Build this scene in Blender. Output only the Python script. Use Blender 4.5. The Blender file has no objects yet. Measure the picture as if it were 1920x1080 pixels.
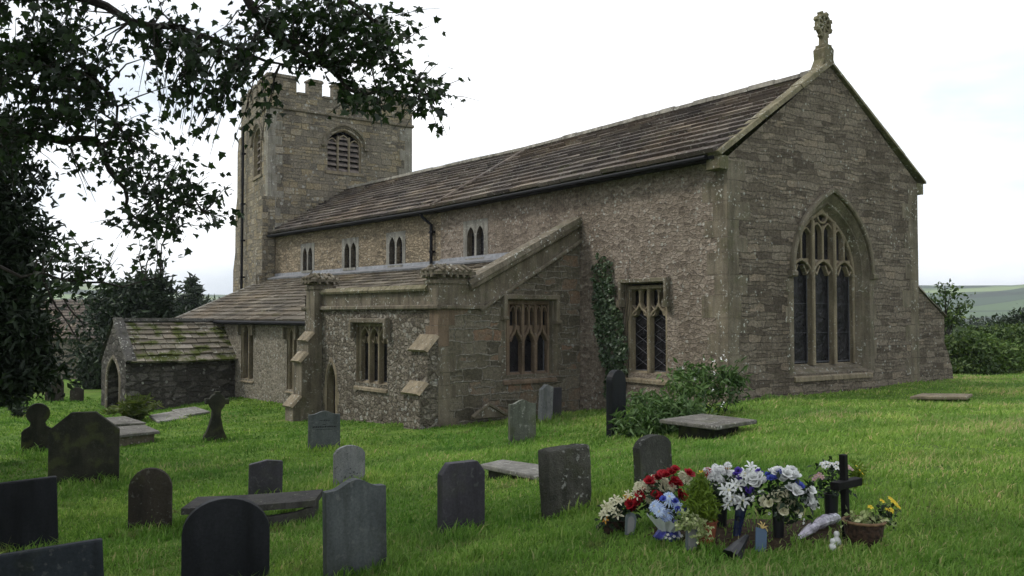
import bpy, bmesh, math, random
import numpy as np
from mathutils import Vector, Matrix
from mathutils.geometry import tessellate_polygon
R = math.radians
random.seed(7); rng = np.random.default_rng(7)
scene = bpy.context.scene
COL = scene.collection
# ------------------------------------------------------------------ camera, sky, sun, exposure
FPX, HOR, CZ = 1700.0, 590.0, 1.6
PITCH = math.atan((HOR - 540) / FPX)
cd = bpy.data.cameras.new('camera'); cam = bpy.data.objects.new('camera', cd); COL.objects.link(cam)
cd.sensor_width = 36; cd.lens = FPX / 1920 * 36; cd.clip_start = 0.1; cd.clip_end = 9000
cam.location = (0, 0, CZ); cam.rotation_euler = (math.pi / 2 + PITCH, 0, 0)
scene.camera = cam
SUN_EL, SUN_AZ = R(48), math.atan2(-0.92, 0.05)          # azimuth from +Y towards +X: light from the left
sdir = Vector((math.sin(SUN_AZ) * math.cos(SUN_EL), math.cos(SUN_AZ) * math.cos(SUN_EL), math.sin(SUN_EL)))
sl = bpy.data.lights.new('sun', 'SUN'); sun = bpy.data.objects.new('sun', sl); COL.objects.link(sun)
sl.energy = 1.5; sl.angle = R(11); sl.color = (1.0, 0.95, 0.87)
sun.rotation_euler = sdir.to_track_quat('Z', 'Y').to_euler(); sun.location = (-30, 0, 40)
world = bpy.data.worlds.new('World'); scene.world = world; world.use_nodes = True
wt = world.node_tree; wt.nodes.clear()
def wn(t, **k):
    n = wt.nodes.new(t)
    for a, b in k.items(): setattr(n, a, b)
    return n
w_out = wn('ShaderNodeOutputWorld'); w_bg = wn('ShaderNodeBackground'); w_bg.inputs[1].default_value = 0.1
w_sky = wn('ShaderNodeTexSky', sky_type='NISHITA', sun_disc=False, sun_elevation=SUN_EL, sun_rotation=SUN_AZ)
w_tc = wn('ShaderNodeTexCoord'); w_mp = wn('ShaderNodeMapping'); w_mp.inputs['Scale'].default_value = (1, 1, 3.2)
w_no = wn('ShaderNodeTexNoise'); w_no.inputs['Scale'].default_value = 2.3; w_no.inputs['Detail'].default_value = 6
w_rp = wn('ShaderNodeValToRGB'); w_rp.color_ramp.elements[0].position = 0.36; w_rp.color_ramp.elements[1].position = 0.60
w_rp.color_ramp.elements[0].color = (5.9, 6.7, 7.6, 1); w_rp.color_ramp.elements[1].color = (12.2, 12.3, 12.4, 1)
w_mx = wn('ShaderNodeMixRGB'); w_mx.inputs[0].default_value = 0.9
wt.links.new(w_tc.outputs['Generated'], w_mp.inputs[0]); wt.links.new(w_mp.outputs[0], w_no.inputs['Vector'])
wt.links.new(w_no.outputs['Fac'], w_rp.inputs[0]); wt.links.new(w_sky.outputs[0], w_mx.inputs[1])
wt.links.new(w_rp.outputs[0], w_mx.inputs[2]); wt.links.new(w_mx.outputs[0], w_bg.inputs[0])
wt.links.new(w_bg.outputs[0], w_out.inputs[0])
vs = scene.view_settings; vs.view_transform = 'Standard'; vs.look = 'None'; vs.exposure = 0.44; vs.gamma = 1.0
# ------------------------------------------------------------------ measuring helpers (photo pixel, 1920 wide -> point in the place)
CP, SP = math.cos(PITCH), math.sin(PITCH)
def ray(px, py):
    u, v = (px - 960) / FPX, (540 - py) / FPX
    return np.array([u, CP - v * SP, SP + v * CP])
def at(px, py, Y):
    d = ray(px, py); t = Y / d[1]
    return np.array([d[0] * t, Y, CZ + d[2] * t])
class Frame:
    """vertical wall plane: s along D, out along N, z up"""
    def __init__(s, O, D, N): s.O = np.array(O, float)[:2]; s.D = np.array(D, float); s.N = np.array(N, float)
    def p(s, a, z, o=0.0):
        q = s.O + a * s.D + o * s.N
        return (q[0], q[1], z)
    def px(s, x, y, o=0.0):                 # pixel -> (s, z) on the plane at offset o
        d = ray(x, y); O = s.O + o * s.N
        t = (O @ s.N) / (d[:2] @ s.N)
        q = d[:2] * t - O
        return (float(q @ s.D), float(CZ + d[2] * t))
    def off(s, o): return Frame(s.O + o * s.N, s.D, s.N)
A1, A2 = R(34.3), R(39.5)
W1 = np.array([-math.sin(A1), math.cos(A1)]); N1 = np.array([math.cos(A1), math.sin(A1)])
W2 = np.array([-math.sin(A2), math.cos(A2)]); N2 = np.array([math.cos(A2), math.sin(A2)])
# ------------------------------------------------------------------ ground height
def _g(px, py, Y): return at(px, py, Y)
CTRL = [(0, 0, 0.0), (-3, 0, -.25), (3, 0, .15), (8, 2, .45), (-8, 3, -.75), (5, 6, .22), (10, 10, .35), (14, 16, .2)]
CTRL += [tuple(_g(*a)) for a in [(1365, 757, 18), (1500, 742, 19), (1720, 716, 21.6), (795, 806, 18.8), (555, 787, 23.3),
    (440, 748, 29.5), (215, 776, 28.2), (1075, 772, 21.7), (1900, 709, 24), (1790, 712, 23), (1450, 1012, 6.4), (1640, 1018, 6.2), (1180, 1000, 6.9),
    (665, 1076, 7.8), (50, 1035, 9.2), (157, 905, 14.0), (70, 845, 18), (281, 992, 10.4), (497, 935, 12.2), (654, 908, 12.6),
    (608, 838, 17.5), (865, 990, 8.7), (1060, 958, 9.0), (978, 828, 16.8), (1030, 790, 19.6), (1155, 818, 15.0), (1227, 905, 9.3), (403, 825, 19.2),
    (105, 750, 31), (20, 770, 26), (1760, 748, 18.5), (1900, 1000, 6.0), (1850, 850, 9.6)]]
CTRL = np.array(CTRL)
def _tpsk(r2): return np.where(r2 > 1e-9, r2 * np.log(np.maximum(r2, 1e-9)), 0.0)
def _tps_fit(P, lam):
    n = len(P); d = P[:, None, :2] - P[None, :, :2]; K = _tpsk((d ** 2).sum(-1)) + lam * np.eye(n)
    Q = np.c_[np.ones(n), P[:, :2]]
    M = np.block([[K, Q], [Q.T, np.zeros((3, 3))]])
    return np.linalg.solve(M, np.r_[P[:, 2], 0, 0, 0])
TPS = _tps_fit(CTRL, 1.5)
def _smooth(t): t = np.clip(t, 0, 1); return t * t * (3 - 2 * t)
def ground(x, y):
    x = np.atleast_1d(np.asarray(x, float)); y = np.atleast_1d(np.asarray(y, float))
    xc, yc = np.clip(x, -18, 17), np.clip(y, -6, 33)
    z = np.empty_like(x)
    for i in range(0, len(x), 20000):
        a, b = xc[i:i+20000], yc[i:i+20000]
        r2 = (a[:, None] - CTRL[None, :, 0]) ** 2 + (b[:, None] - CTRL[None, :, 1]) ** 2
        z[i:i+20000] = _tpsk(r2) @ TPS[:-3] + TPS[-3] + TPS[-2] * a + TPS[-1] * b
    z = np.clip(z, -1.9, .6)
    z += .02 * np.sin(x * 2.1 + 1.3 * np.sin(y * 1.7)) * np.sin(y * 1.9 + 1)
    r = np.hypot(x, y - 14)
    th = np.arctan2(x, y)
    valley = -2.0 - 20 * _smooth((r - 38) / 220)
    hill = (62 + 7 * np.sin(th * 9 + .6) + 4 * np.sin(th * 23) + 14 * _smooth(th * 1.6 - .2)) * _smooth((r - 500) / 1100)
    hill += 10 * _smooth((r - 330) / 200) * (.5 + .5 * np.sin(th * 13 + r * .006))
    k = _smooth((r - 21) / 24)
    return z * (1 - k) + (valley + hill) * k
def gz(x, y): return float(ground(x, y)[0])
def ghit(px, py):
    d = ray(px, py); Y = np.linspace(3.0, 45, 1700); t = Y / d[1]
    X, Z = d[0] * t, CZ + d[2] * t
    h = Z - ground(X, Y); i = np.where(h < 0)[0]
    i = i[0] if len(i) else len(Y) - 1
    return np.array([X[i], Y[i], float(ground(X[i], Y[i])[0])])
# ------------------------------------------------------------------ object helpers
def tag(o, label=None, cat=None, group=None, kind=None):
    if label: o['label'] = label
    if cat: o['category'] = cat
    if group: o['group'] = group
    if kind: o['kind'] = kind
    return o
def empty(name, loc, label, cat, group=None):
    o = bpy.data.objects.new(name, None); COL.objects.link(o); o.location = loc
    o.empty_display_size = .2
    return tag(o, label, cat, group)
def base_of(o):
    v = Vector((0, 0, 0))
    while o is not None: v = v + o.location; o = o.parent
    return v
def uv_box(me):
    n = len(me.loops)
    if n == 0: return
    co = np.empty(len(me.vertices) * 3); me.vertices.foreach_get('co', co); co = co.reshape(-1, 3)
    pn = np.empty(len(me.polygons) * 3); me.polygons.foreach_get('normal', pn); pn = pn.reshape(-1, 3)
    lt = np.empty(len(me.polygons), int); me.polygons.foreach_get('loop_total', lt)
    vi = np.empty(n, int); me.loops.foreach_get('vertex_index', vi)
    pn = np.round(pn, 3)
    t = np.c_[-pn[:, 1], pn[:, 0], np.zeros(len(pn))]
    L = np.linalg.norm(t, axis=1); t[L < .05] = (1, 0, 0); t /= np.maximum(np.linalg.norm(t, axis=1), 1e-6)[:, None]
    b = np.cross(pn, t)
    f = np.repeat(np.arange(len(lt)), lt)
    uv = np.c_[(co[vi] * t[f]).sum(1), (co[vi] * b[f]).sum(1)]
    l = me.uv_layers.new(name='UVMap'); l.data.foreach_set('uv', uv.ravel())
class MB:
    def __init__(s): s.v = []; s.f = []; s.m = []; s.r = []
    def poly(s, pts, m=0, r=.5):
        i = len(s.v); s.v += [tuple(map(float, p)) for p in pts]; s.f.append(tuple(range(i, i + len(pts)))); s.m.append(m); s.r.append(r)
    def hexa(s, p, m=0, r=.5):             # 8 points: bottom ring 0-3 (ccw seen from above), top ring 4-7
        i = len(s.v); s.v += [tuple(map(float, q)) for q in p]
        for f in ((3, 2, 1, 0), (4, 5, 6, 7), (0, 1, 5, 4), (1, 2, 6, 5), (2, 3, 7, 6), (3, 0, 4, 7)):
            s.f.append(tuple(i + k for k in f)); s.m.append(m); s.r.append(r)
    def fbox(s, F, s0, s1, z0, z1, o0, o1, m=0, r=.5):
        s.hexa([F.p(s0, z0, o1), F.p(s1, z0, o1), F.p(s1, z0, o0), F.p(s0, z0, o0), F.p(s0, z1, o1), F.p(s1, z1, o1), F.p(s1, z1, o0), F.p(s0, z1, o0)], m, r)
    def prism(s, F, pts, o0, o1, m=0, r=.5):   # polygon (s,z) from out=o0 to o1, caps tessellated
        tri = tessellate_polygon([[Vector((a, z, 0)) for a, z in pts]])
        n = len(pts); i = len(s.v)
        s.v += [F.p(a, z, o0) for a, z in pts] + [F.p(a, z, o1) for a, z in pts]
        for t in tri:
            s.f.append(tuple(i + n + k for k in t)); s.m.append(m); s.r.append(r)
            s.f.append(tuple(i + k for k in reversed(t))); s.m.append(m); s.r.append(r)
        for k in range(n):
            j = (k + 1) % n
            s.f.append((i + k, i + j, i + n + j, i + n + k)); s.m.append(m); s.r.append(r)
    def wall(s, F, outer, holes=(), depth=.3, inset=0.0, m=0, mr=None):   # front face with openings and splayed reveals
        loops = [outer] + list(holes)
        tri = tessellate_polygon([[Vector((a, z, 0)) for a, z in l] for l in loops])
        flat = [q for l in loops for q in l]; i = len(s.v)
        s.v += [F.p(a, z, 0) for a, z in flat]
        for t in tri: s.f.append(tuple(i + k for k in t)); s.m.append(m); s.r.append(.5)
        for h in holes:
            cx = sum(a for a, _ in h) / len(h); cz = sum(z for _, z in h) / len(h)
            for k in range(len(h)):
                a, b = h[k], h[(k + 1) % len(h)]
                ia = (cx + (a[0] - cx) * (1 - inset), cz + (a[1] - cz) * (1 - inset)); ib = (cx + (b[0] - cx) * (1 - inset), cz + (b[1] - cz) * (1 - inset))
                s.poly([F.p(a[0], a[1], 0), F.p(b[0], b[1], 0), F.p(ib[0], ib[1], -depth), F.p(ia[0], ia[1], -depth)], m if mr is None else mr)
    def ribbon(s, F, pts, w, o0, o1, m=0, closed=False, r=.5):    # moulding of width w along a polyline in the wall plane
        P = [np.array(p, float) for p in pts]; n = len(P)
        L, Rr = [], []
        for k in range(n):
            if closed: a, b = P[k - 1], P[(k + 1) % n]
            else: a, b = P[max(k - 1, 0)], P[min(k + 1, n - 1)]
            d1 = P[k] - a; d2 = b - P[k]
            if np.hypot(*d1) < 1e-9: d1 = d2
            if np.hypot(*d2) < 1e-9: d2 = d1
            d1 = d1 / np.hypot(*d1); d2 = d2 / np.hypot(*d2)
            t = d1 + d2; t = t / max(np.hypot(*t), 1e-6); nn = np.array([-t[1], t[0]])
            c = max(nn @ np.array([-d1[1], d1[0]]), .45)
            L.append(P[k] + nn * w / 2 / c); Rr.append(P[k] - nn * w / 2 / c)
        i = len(s.v); e = w * .22
        for k in range(n):
            l, q = L[k], Rr[k]; u = (q - l) / max(np.hypot(*(q - l)), 1e-6) * min(e, np.hypot(*(q - l)) * .3)
            s.v += [F.p(l[0], l[1], o0), F.p(l[0], l[1], o1 - e), F.p(*(l + u), o1), F.p(*(q - u), o1), F.p(q[0], q[1], o1 - e), F.p(q[0], q[1], o0)]
        for k in range(n if closed else n - 1):
            j = (k + 1) % n
            for c in range(5):
                s.f.append((i + 6 * k + c, i + 6 * k + c + 1, i + 6 * j + c + 1, i + 6 * j + c)); s.m.append(m); s.r.append(r)
        if not closed:
            s.f.append(tuple(i + c for c in (5, 4, 3, 2, 1, 0))); s.m.append(m); s.r.append(r)
            s.f.append(tuple(i + 6 * (n - 1) + c for c in range(6))); s.m.append(m); s.r.append(r)
    def tube(s, path, rad, n=8, m=0, r=.5, cap=True):
        P = [Vector(p) for p in path]; rads = rad if hasattr(rad, '__len__') else [rad] * len(P)
        i = len(s.v)
        for k, p in enumerate(P):
            t = (P[min(k + 1, len(P) - 1)] - P[max(k - 1, 0)]).normalized()
            a = t.orthogonal().normalized() if k == 0 else (a - a.project(t)).normalized()
            b = t.cross(a)
            for c in range(n):
                q = p + (a * math.cos(2 * math.pi * c / n) + b * math.sin(2 * math.pi * c / n)) * rads[k]; s.v.append(tuple(q))
        for k in range(len(P) - 1):
            for c in range(n):
                d = (c + 1) % n
                s.f.append((i + k * n + c, i + k * n + d, i + (k + 1) * n + d, i + (k + 1) * n + c)); s.m.append(m); s.r.append(r)
        if cap:
            s.f.append(tuple(i + c for c in reversed(range(n)))); s.m.append(m); s.r.append(r)
            s.f.append(tuple(i + (len(P) - 1) * n + c for c in range(n))); s.m.append(m); s.r.append(r)
    def lathe(s, c, prof, n=20, m=0, r=.5):      # (radius, height) rings round a vertical axis
        i = len(s.v)
        for rr, h in prof:
            for k in range(n): s.v.append((c[0] + rr * math.cos(2 * math.pi * k / n), c[1] + rr * math.sin(2 * math.pi * k / n), c[2] + h))
        for j in range(len(prof) - 1):
            for k in range(n):
                d = (k + 1) % n
                s.f.append((i + j * n + k, i + j * n + d, i + (j + 1) * n + d, i + (j + 1) * n + k)); s.m.append(m); s.r.append(r)
        s.f.append(tuple(i + k for k in reversed(range(n)))); s.m.append(m); s.r.append(r)
        s.f.append(tuple(i + (len(prof) - 1) * n + k for k in range(n))); s.m.append(m); s.r.append(r)
    def build(s, name, mats, parent=None, loc=None, smooth=False, bevel=0, recalc=True, world=True):
        me = bpy.data.meshes.new(name)
        off = base_of(parent) if (parent is not None and world) else Vector((0, 0, 0))
        if loc is not None and world: off = off + Vector(loc)
        me.from_pydata([(a - off.x, b - off.y, c - off.z) for a, b, c in s.v], [], s.f)
        for mt in (mats if isinstance(mats, (list, tuple)) else [mats]): me.materials.append(mt)
        me.polygons.foreach_set('material_index', s.m)
        at_ = me.attributes.new('rnd', 'FLOAT', 'FACE'); at_.data.foreach_set('value', s.r)
        if recalc:
            bm = bmesh.new(); bm.from_mesh(me); bmesh.ops.recalc_face_normals(bm, faces=bm.faces); bm.to_mesh(me); bm.free()
        me.update(); uv_box(me)
        if smooth: me.polygons.foreach_set('use_smooth', [True] * len(me.polygons))
        o = bpy.data.objects.new(name, me); COL.objects.link(o)
        if parent is not None: o.parent = parent
        if loc is not None: o.location = loc
        if bevel:
            b = o.modifiers.new('bevel', 'BEVEL'); b.width = bevel; b.segments = 2; b.limit_method = 'ANGLE'; b.angle_limit = R(40)
        return o
def mesh_np(name, V, Fc, mat, rnd=None, parent=None, loc=None, smooth=False):
    """V (n,3) world, Fc (m,k) faces, rnd per face"""
    off = np.array(base_of(parent)) if parent is not None else np.zeros(3)
    if loc is not None: off = off + np.array(loc)
    me = bpy.data.meshes.new(name); m, k = Fc.shape
    me.vertices.add(len(V)); me.vertices.foreach_set('co', (V - off).ravel())
    me.loops.add(m * k); me.loops.foreach_set('vertex_index', Fc.ravel().astype(np.int32))
    me.polygons.add(m); me.polygons.foreach_set('loop_start', np.arange(0, m * k, k, dtype=np.int32))
    me.polygons.foreach_set('loop_total', np.full(m, k, dtype=np.int32))
    me.update(calc_edges=True)
    if rnd is not None:
        a = me.attributes.new('rnd', 'FLOAT', 'FACE'); a.data.foreach_set('value', rnd.astype(np.float32))
    me.materials.append(mat)
    if smooth: me.polygons.foreach_set('use_smooth', [True] * m)
    o = bpy.data.objects.new(name, me); COL.objects.link(o)
    if parent is not None: o.parent = parent
    if loc is not None: o.location = loc
    return o
# ------------------------------------------------------------------ materials
class G:
    def __init__(s, name):
        s.mat = bpy.data.materials.new(name); s.mat.use_nodes = True; s.t = s.mat.node_tree; s.t.nodes.clear()
        s.out = s.t.nodes.new('ShaderNodeOutputMaterial'); s.b = s.t.nodes.new('ShaderNodeBsdfPrincipled')
        s.t.links.new(s.b.outputs[0], s.out.inputs[0])
    def set(s, sock, v):
        if isinstance(v, bpy.types.NodeSocket): s.t.links.new(v, sock)
        elif v is not None:
            if hasattr(v, '__len__') and len(v) == 3 and sock.type == 'RGBA': v = (*v, 1)
            sock.default_value = v
    def n(s, typ, ins=None, **k):
        nd = s.t.nodes.new(typ)
        for a, b in k.items(): setattr(nd, a, b)
        for a, b in (ins or {}).items(): s.set(nd.inputs[a], b)
        return nd
    def uv(s): return s.n('ShaderNodeUVMap', uv_map='UVMap').outputs[0]
    def obj(s): return s.n('ShaderNodeTexCoord').outputs['Object']
    def geo(s): return s.n('ShaderNodeNewGeometry').outputs['Position']
    def map(s, v, sc, loc=(0, 0, 0)): return s.n('ShaderNodeMapping', {'Vector': v, 'Scale': sc, 'Location': loc}).outputs[0]
    def noise(s, v, sc, det=4, rough=.55, out='Fac'): return s.n('ShaderNodeTexNoise', {'Vector': v, 'Scale': sc, 'Detail': det, 'Roughness': rough}).outputs[out]
    def math(s, op, a, b=None, c=None):
        nd = s.n('ShaderNodeMath', operation=op); s.set(nd.inputs[0], a)
        if b is not None: s.set(nd.inputs[1], b)
        if c is not None: s.set(nd.inputs[2], c)
        return nd.outputs[0]
    def ss(s, v, lo, hi): return s.n('ShaderNodeMapRange', {'Value': v, 'From Min': lo, 'From Max': hi}, interpolation_type='SMOOTHSTEP').outputs[0]
    def ramp(s, f, cols):
        nd = s.n('ShaderNodeValToRGB', {'Fac': f}); e = nd.color_ramp.elements
        while len(e) < len(cols): e.new(.5)
        for i, c in enumerate(cols):
            if len(c) == 2: e[i].position = c[0]; e[i].color = (*c[1], 1)
            else: e[i].position = i / (len(cols) - 1); e[i].color = (*c, 1)
        return nd.outputs[0]
    def mix(s, f, a, b, mode='MIX'):
        nd = s.n('ShaderNodeMixRGB', blend_type=mode); s.set(nd.inputs[0], f); s.set(nd.inputs[1], a); s.set(nd.inputs[2], b); return nd.outputs[0]
    def attr(s, nm='rnd'): return s.n('ShaderNodeAttribute', attribute_name=nm).outputs['Fac']
    def bump(s, h, dist=.02, st=1.0): s.set(s.b.inputs['Normal'], s.n('ShaderNodeBump', {'Height': h, 'Distance': dist, 'Strength': st}).outputs[0])
    def fin(s, col, rough=.85, spec=.25):
        s.set(s.b.inputs['Base Color'], col); s.set(s.b.inputs['Roughness'], rough); s.b.inputs['Specular IOR Level'].default_value = spec
        return s.mat
def stone_mat(name, pal, bw, bh, mortar, kind='brick', mw=.012, lichen=.3, warp=.05, bump=.03, dark=.5, green=.15, spots=14, rnd=.85, seed=0, speck=.5):
    g = G(name); uv = g.map(g.uv(), (1, 1, 1), (seed * 3.7, seed * 1.3, 0))
    nv = g.n('ShaderNodeTexNoise', {'Vector': uv, 'Scale': 3.0, 'Detail': 3}).outputs['Color']
    wv = g.n('ShaderNodeVectorMath', {0: nv, 1: (.5, .5, .5)}, operation='SUBTRACT').outputs[0]
    wv = g.n('ShaderNodeVectorMath', {0: wv, 1: (warp * 2, warp, 0)}, operation='MULTIPLY').outputs[0]
    w = g.n('ShaderNodeVectorMath', {0: uv, 1: wv}, operation='ADD').outputs[0]
    if kind == 'brick':
        bt = g.n('ShaderNodeTexBrick', {'Vector': w, 'Color1': (0, 0, 0), 'Color2': (1, 1, 1), 'Mortar': (.5, .5, .5), 'Scale': 1.0, 'Mortar Size': mw,
                 'Mortar Smooth': .6, 'Bias': 0.0, 'Brick Width': bw, 'Row Height': bh}, offset=.43, offset_frequency=2, squash=.7, squash_frequency=3)
        rv = bt.outputs['Color']; mask = bt.outputs['Fac']
        # taller courses here and there: a second, coarser bond chosen by patches
        bt2 = g.n('ShaderNodeTexBrick', {'Vector': w, 'Color1': (0, 0, 0), 'Color2': (1, 1, 1), 'Mortar': (.5, .5, .5), 'Scale': 1.0, 'Mortar Size': mw,
                 'Mortar Smooth': .6, 'Bias': 0.0, 'Brick Width': bw * .62, 'Row Height': bh * .5}, offset=.5, offset_frequency=2, squash=1.3, squash_frequency=2)
        pk = g.ss(g.noise(g.map(w, (1 / bw / 2.5, 1 / bh / 2.0, 1)), 1.0, 2), .52, .56)
        rv = g.mix(pk, rv, bt2.outputs['Color']); mask = g.mix(pk, mask, bt2.outputs['Fac'])
    else:
        sv = g.map(w, (1 / bw, 1 / bh, 1))
        vo = g.n('ShaderNodeTexVoronoi', {'Vector': sv, 'Scale': 1.0, 'Randomness': rnd}, voronoi_dimensions='2D')
        ed = g.n('ShaderNodeTexVoronoi', {'Vector': sv, 'Scale': 1.0, 'Randomness': rnd}, voronoi_dimensions='2D', feature='DISTANCE_TO_EDGE').outputs[0]
        rv = g.n('ShaderNodeSeparateColor', {0: vo.outputs['Color']}).outputs[0]
        mask = g.math('SUBTRACT', 1.0, g.ss(ed, mw * 2, mw * 2 + .10))
    fine = g.noise(uv, 38, 5, .65); mid = g.noise(uv, 7, 4); big = g.noise(uv, .55, 4)
    f = g.math('ADD', g.math('MULTIPLY', rv, .8), g.math('MULTIPLY', mid, .35)); f = g.math('SUBTRACT', f, .08)
    c = g.ramp(f, pal)
    mm = g.math('MULTIPLY', mask, g.ss(g.noise(uv, 5, 3), .25, .6))
    c = g.mix(mm, c, mortar)
    st = g.ss(g.noise(g.map(uv, (1.1, .28, 1)), 1.0, 5), .45, .72)
    c = g.mix(g.math('MULTIPLY', st, dark), c, g.mix(1.0, c, (.42, .40, .37), 'MULTIPLY'))
    c = g.mix(g.math('MULTIPLY', g.ss(big, .5, .72), green), c, (.085, .088, .045))
    c = g.mix(1.0, c, g.ramp(fine, [(.25, (.55, .55, .55)), (.75, (1.35, 1.35, 1.35))]), 'MULTIPLY')
    spk = g.noise(uv, 15, 3, .7)
    c = g.mix(speck, c, g.mix(1.0, c, g.ramp(spk, [(.32, (.35, .34, .33)), (.5, (1, 1, 1)), (.68, (1.75, 1.72, 1.65))]), 'MULTIPLY'))
    lv = g.n('ShaderNodeTexVoronoi', {'Vector': g.n('ShaderNodeVectorMath', {0: uv, 1: g.n('ShaderNodeVectorMath', {0: nv, 1: (.12, .12, 0)}, operation='MULTIPLY').outputs[0]}, operation='ADD').outputs[0], 'Scale': spots, 'Randomness': 1.0}, voronoi_dimensions='2D')
    lr = g.n('ShaderNodeSeparateColor', {0: lv.outputs['Color']}).outputs[1]
    rad = g.math('MULTIPLY', g.ss(lr, 1 - lichen * .55, 1.0), .5)
    lm = g.ss(g.math('SUBTRACT', rad, lv.outputs['Distance']), 0.0, .12)
    lm = g.math('MULTIPLY', lm, g.ss(g.noise(uv, 1.3, 3), .38, .62))
    lm = g.math('MULTIPLY', lm, g.ss(fine, .3, .55))
    c = g.mix(g.math('MULTIPLY', lm, .8), c, (.40, .40, .36))
    h = g.math('ADD', g.math('ADD', g.math('MULTIPLY', spk, speck), g.math('MULTIPLY', g.math('SUBTRACT', 1.0, mask), .6)), g.math('ADD', g.math('MULTIPLY', fine, .45), g.math('ADD', g.math('MULTIPLY', mid, .7), g.math('MULTIPLY', rv, .35))))
    g.bump(h, bump, 1.0)
    return g.fin(c, .92, .15)
def plain_stone(name, a, b, lichen=.25, bump=.008, rough=.88, scale=1.0, moss=.0, spec=.2, lcol=(.42, .42, .38)):
    g = G(name); p = g.geo()
    c = g.ramp(g.noise(p, 2.2 * scale, 5), [(.3, a), (.7, b)])
    fine = g.noise(p, 45 * scale, 4, .65)
    c = g.mix(1.0, c, g.ramp(fine, [(.25, (.62, .62, .62)), (.75, (1.25, 1.25, 1.25))]), 'MULTIPLY')
    c = g.mix(1.0, c, g.ramp(g.noise(g.map(p, (7, 7, .9)), 1.0, 5, .6), [(.32, (.62, .62, .60)), (.5, (1, 1, 1)), (.7, (1.28, 1.27, 1.22))]), 'MULTIPLY')
    if moss: c = g.mix(g.math('MULTIPLY', g.ss(g.noise(p, 3.1 * scale, 5), .52, .66), moss), c, (.06, .07, .022))
    if lichen:
        lm = g.math('MULTIPLY', g.ss(g.noise(p, 17 * scale, 3), .58, .66), g.ss(g.noise(p, 2.6 * scale, 2), .42, .6))
        c = g.mix(g.math('MULTIPLY', lm, min(1, lichen * 2.5)), c, lcol)
    g.bump(g.math('ADD', fine, g.noise(p, 9 * scale, 4)), bump, 1.0)
    return g.fin(c, rough, spec)
def flat(name, col, rough=.7, spec=.3, var=.15, scale=20, bump=0):
    g = G(name); n = g.noise(g.obj(), scale, 3)
    lo, hi = tuple(x * (1 - var * 1.6) for x in col), tuple(min(1, x * (1 + var * 1.6)) for x in col)
    if bump: g.bump(n, bump, 1.0)
    return g.fin(g.ramp(n, [(.3, lo), (.7, hi)]), rough, spec)
def leaf_mat(name, cols, trans=.25, rough=.55, spec=.35, patch=False):
    g = G(name); c = g.ramp(g.attr(), cols)
    c = g.mix(1.0, c, g.ramp(g.noise(g.geo(), .9, 3), [(.3, (.68, .72, .68)), (.7, (1.25, 1.2, 1.1))]), 'MULTIPLY')
    if patch:
        c = g.mix(1.0, c, g.ramp(g.noise(g.geo(), .32, 4, .6), [(.34, (.62, .78, .66)), (.5, (1, 1, 1)), (.66, (1.45, 1.25, 1.3))]), 'MULTIPLY')
        c = g.mix(g.math('MULTIPLY', g.ss(g.noise(g.geo(), 1.7, 5, .65), .60, .70), .6), c, (.20, .15, .08))
    g.fin(c, rough, spec)
    tr = g.n('ShaderNodeBsdfTranslucent', {'Color': c}); mx = g.n('ShaderNodeMixShader', {0: trans})
    g.t.links.new(g.b.outputs[0], mx.inputs[1]); g.t.links.new(tr.outputs[0], mx.inputs[2]); g.t.links.new(mx.outputs[0], g.out.inputs[0])
    return g.mat
def slate_mat(name, pal, moss=.3, lichen=.3, mosscol=(.10, .115, .02)):
    g = G(name); uv = g.uv(); p = g.geo(); r = g.attr()
    c = g.ramp(g.math('ADD', g.math('MULTIPLY', r, .75), g.math('MULTIPLY', g.noise(p, 3.5, 4), .3)), pal)
    fine = g.noise(p, 30, 4, .65)
    c = g.mix(1.0, c, g.ramp(fine, [(.25, (.6, .6, .6)), (.75, (1.3, 1.3, 1.3))]), 'MULTIPLY')
    c = g.mix(g.math('MULTIPLY', g.ss(g.noise(p, .33, 3), .42, .68), .55), c, g.mix(1.0, c, (1.2, 1.02, .78), 'MULTIPLY'))
    mo = g.ss(g.noise(p, 2.1, 5), .62 - moss * .22, .74 - moss * .2)
    c = g.mix(g.math('MULTIPLY', mo, min(1, moss * 1.6)), c, mosscol)
    lm = g.math('MULTIPLY', g.ss(g.noise(p, 12, 3), .58, .66), g.ss(g.noise(p, 1.2, 3), .4, .6))
    c = g.mix(g.math('MULTIPLY', lm, lichen * 1.5), c, (.36, .36, .31))
    g.bump(fine, .012, 1.0)
    return g.fin(c, .9, .15)
M = {}
M['chancel'] = stone_mat('rubble_pinkish', [(.092, .074, .060), (.170, .138, .110), (.215, .176, .142), (.25, .208, .170), (.32, .275, .23)], .17, .085, (.20, .168, .135), 'vor', .035, .6, .05, .02, .45, .06, 12, .95, 1, .6)
M['nave'] = stone_mat('rubble_warm', [(.10, .082, .06), (.19, .155, .11), (.25, .205, .145), (.29, .235, .165), (.35, .29, .21)], .26, .095, (.17, .14, .10), 'vor', .035, .25, .04, .03, .3, .04, 15, .85, 2, .8)
M['gable'] = stone_mat('coursed_rubble_grey', [(.062, .05, .04), (.120, .099, .077), (.158, .132, .104), (.19, .161, .128), (.245, .19, .14)], .50, .155, (.085, .074, .057), 'brick', .009, .22, .15, .032, .5, .03, 15, .9, 3, .6)  # mortar colour kept dark to carry the shadow of the recessed joints
M['tower'] = stone_mat('squared_blocks_tan', [(.10, .092, .078), (.17, .15, .118), (.205, .18, .138), (.25, .205, .13), (.33, .31, .27)], .50, .27, (.10, .09, .07), 'brick', .014, .45, .09, .035, .45, .08, 6.5, .9, 4, .6)
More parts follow.
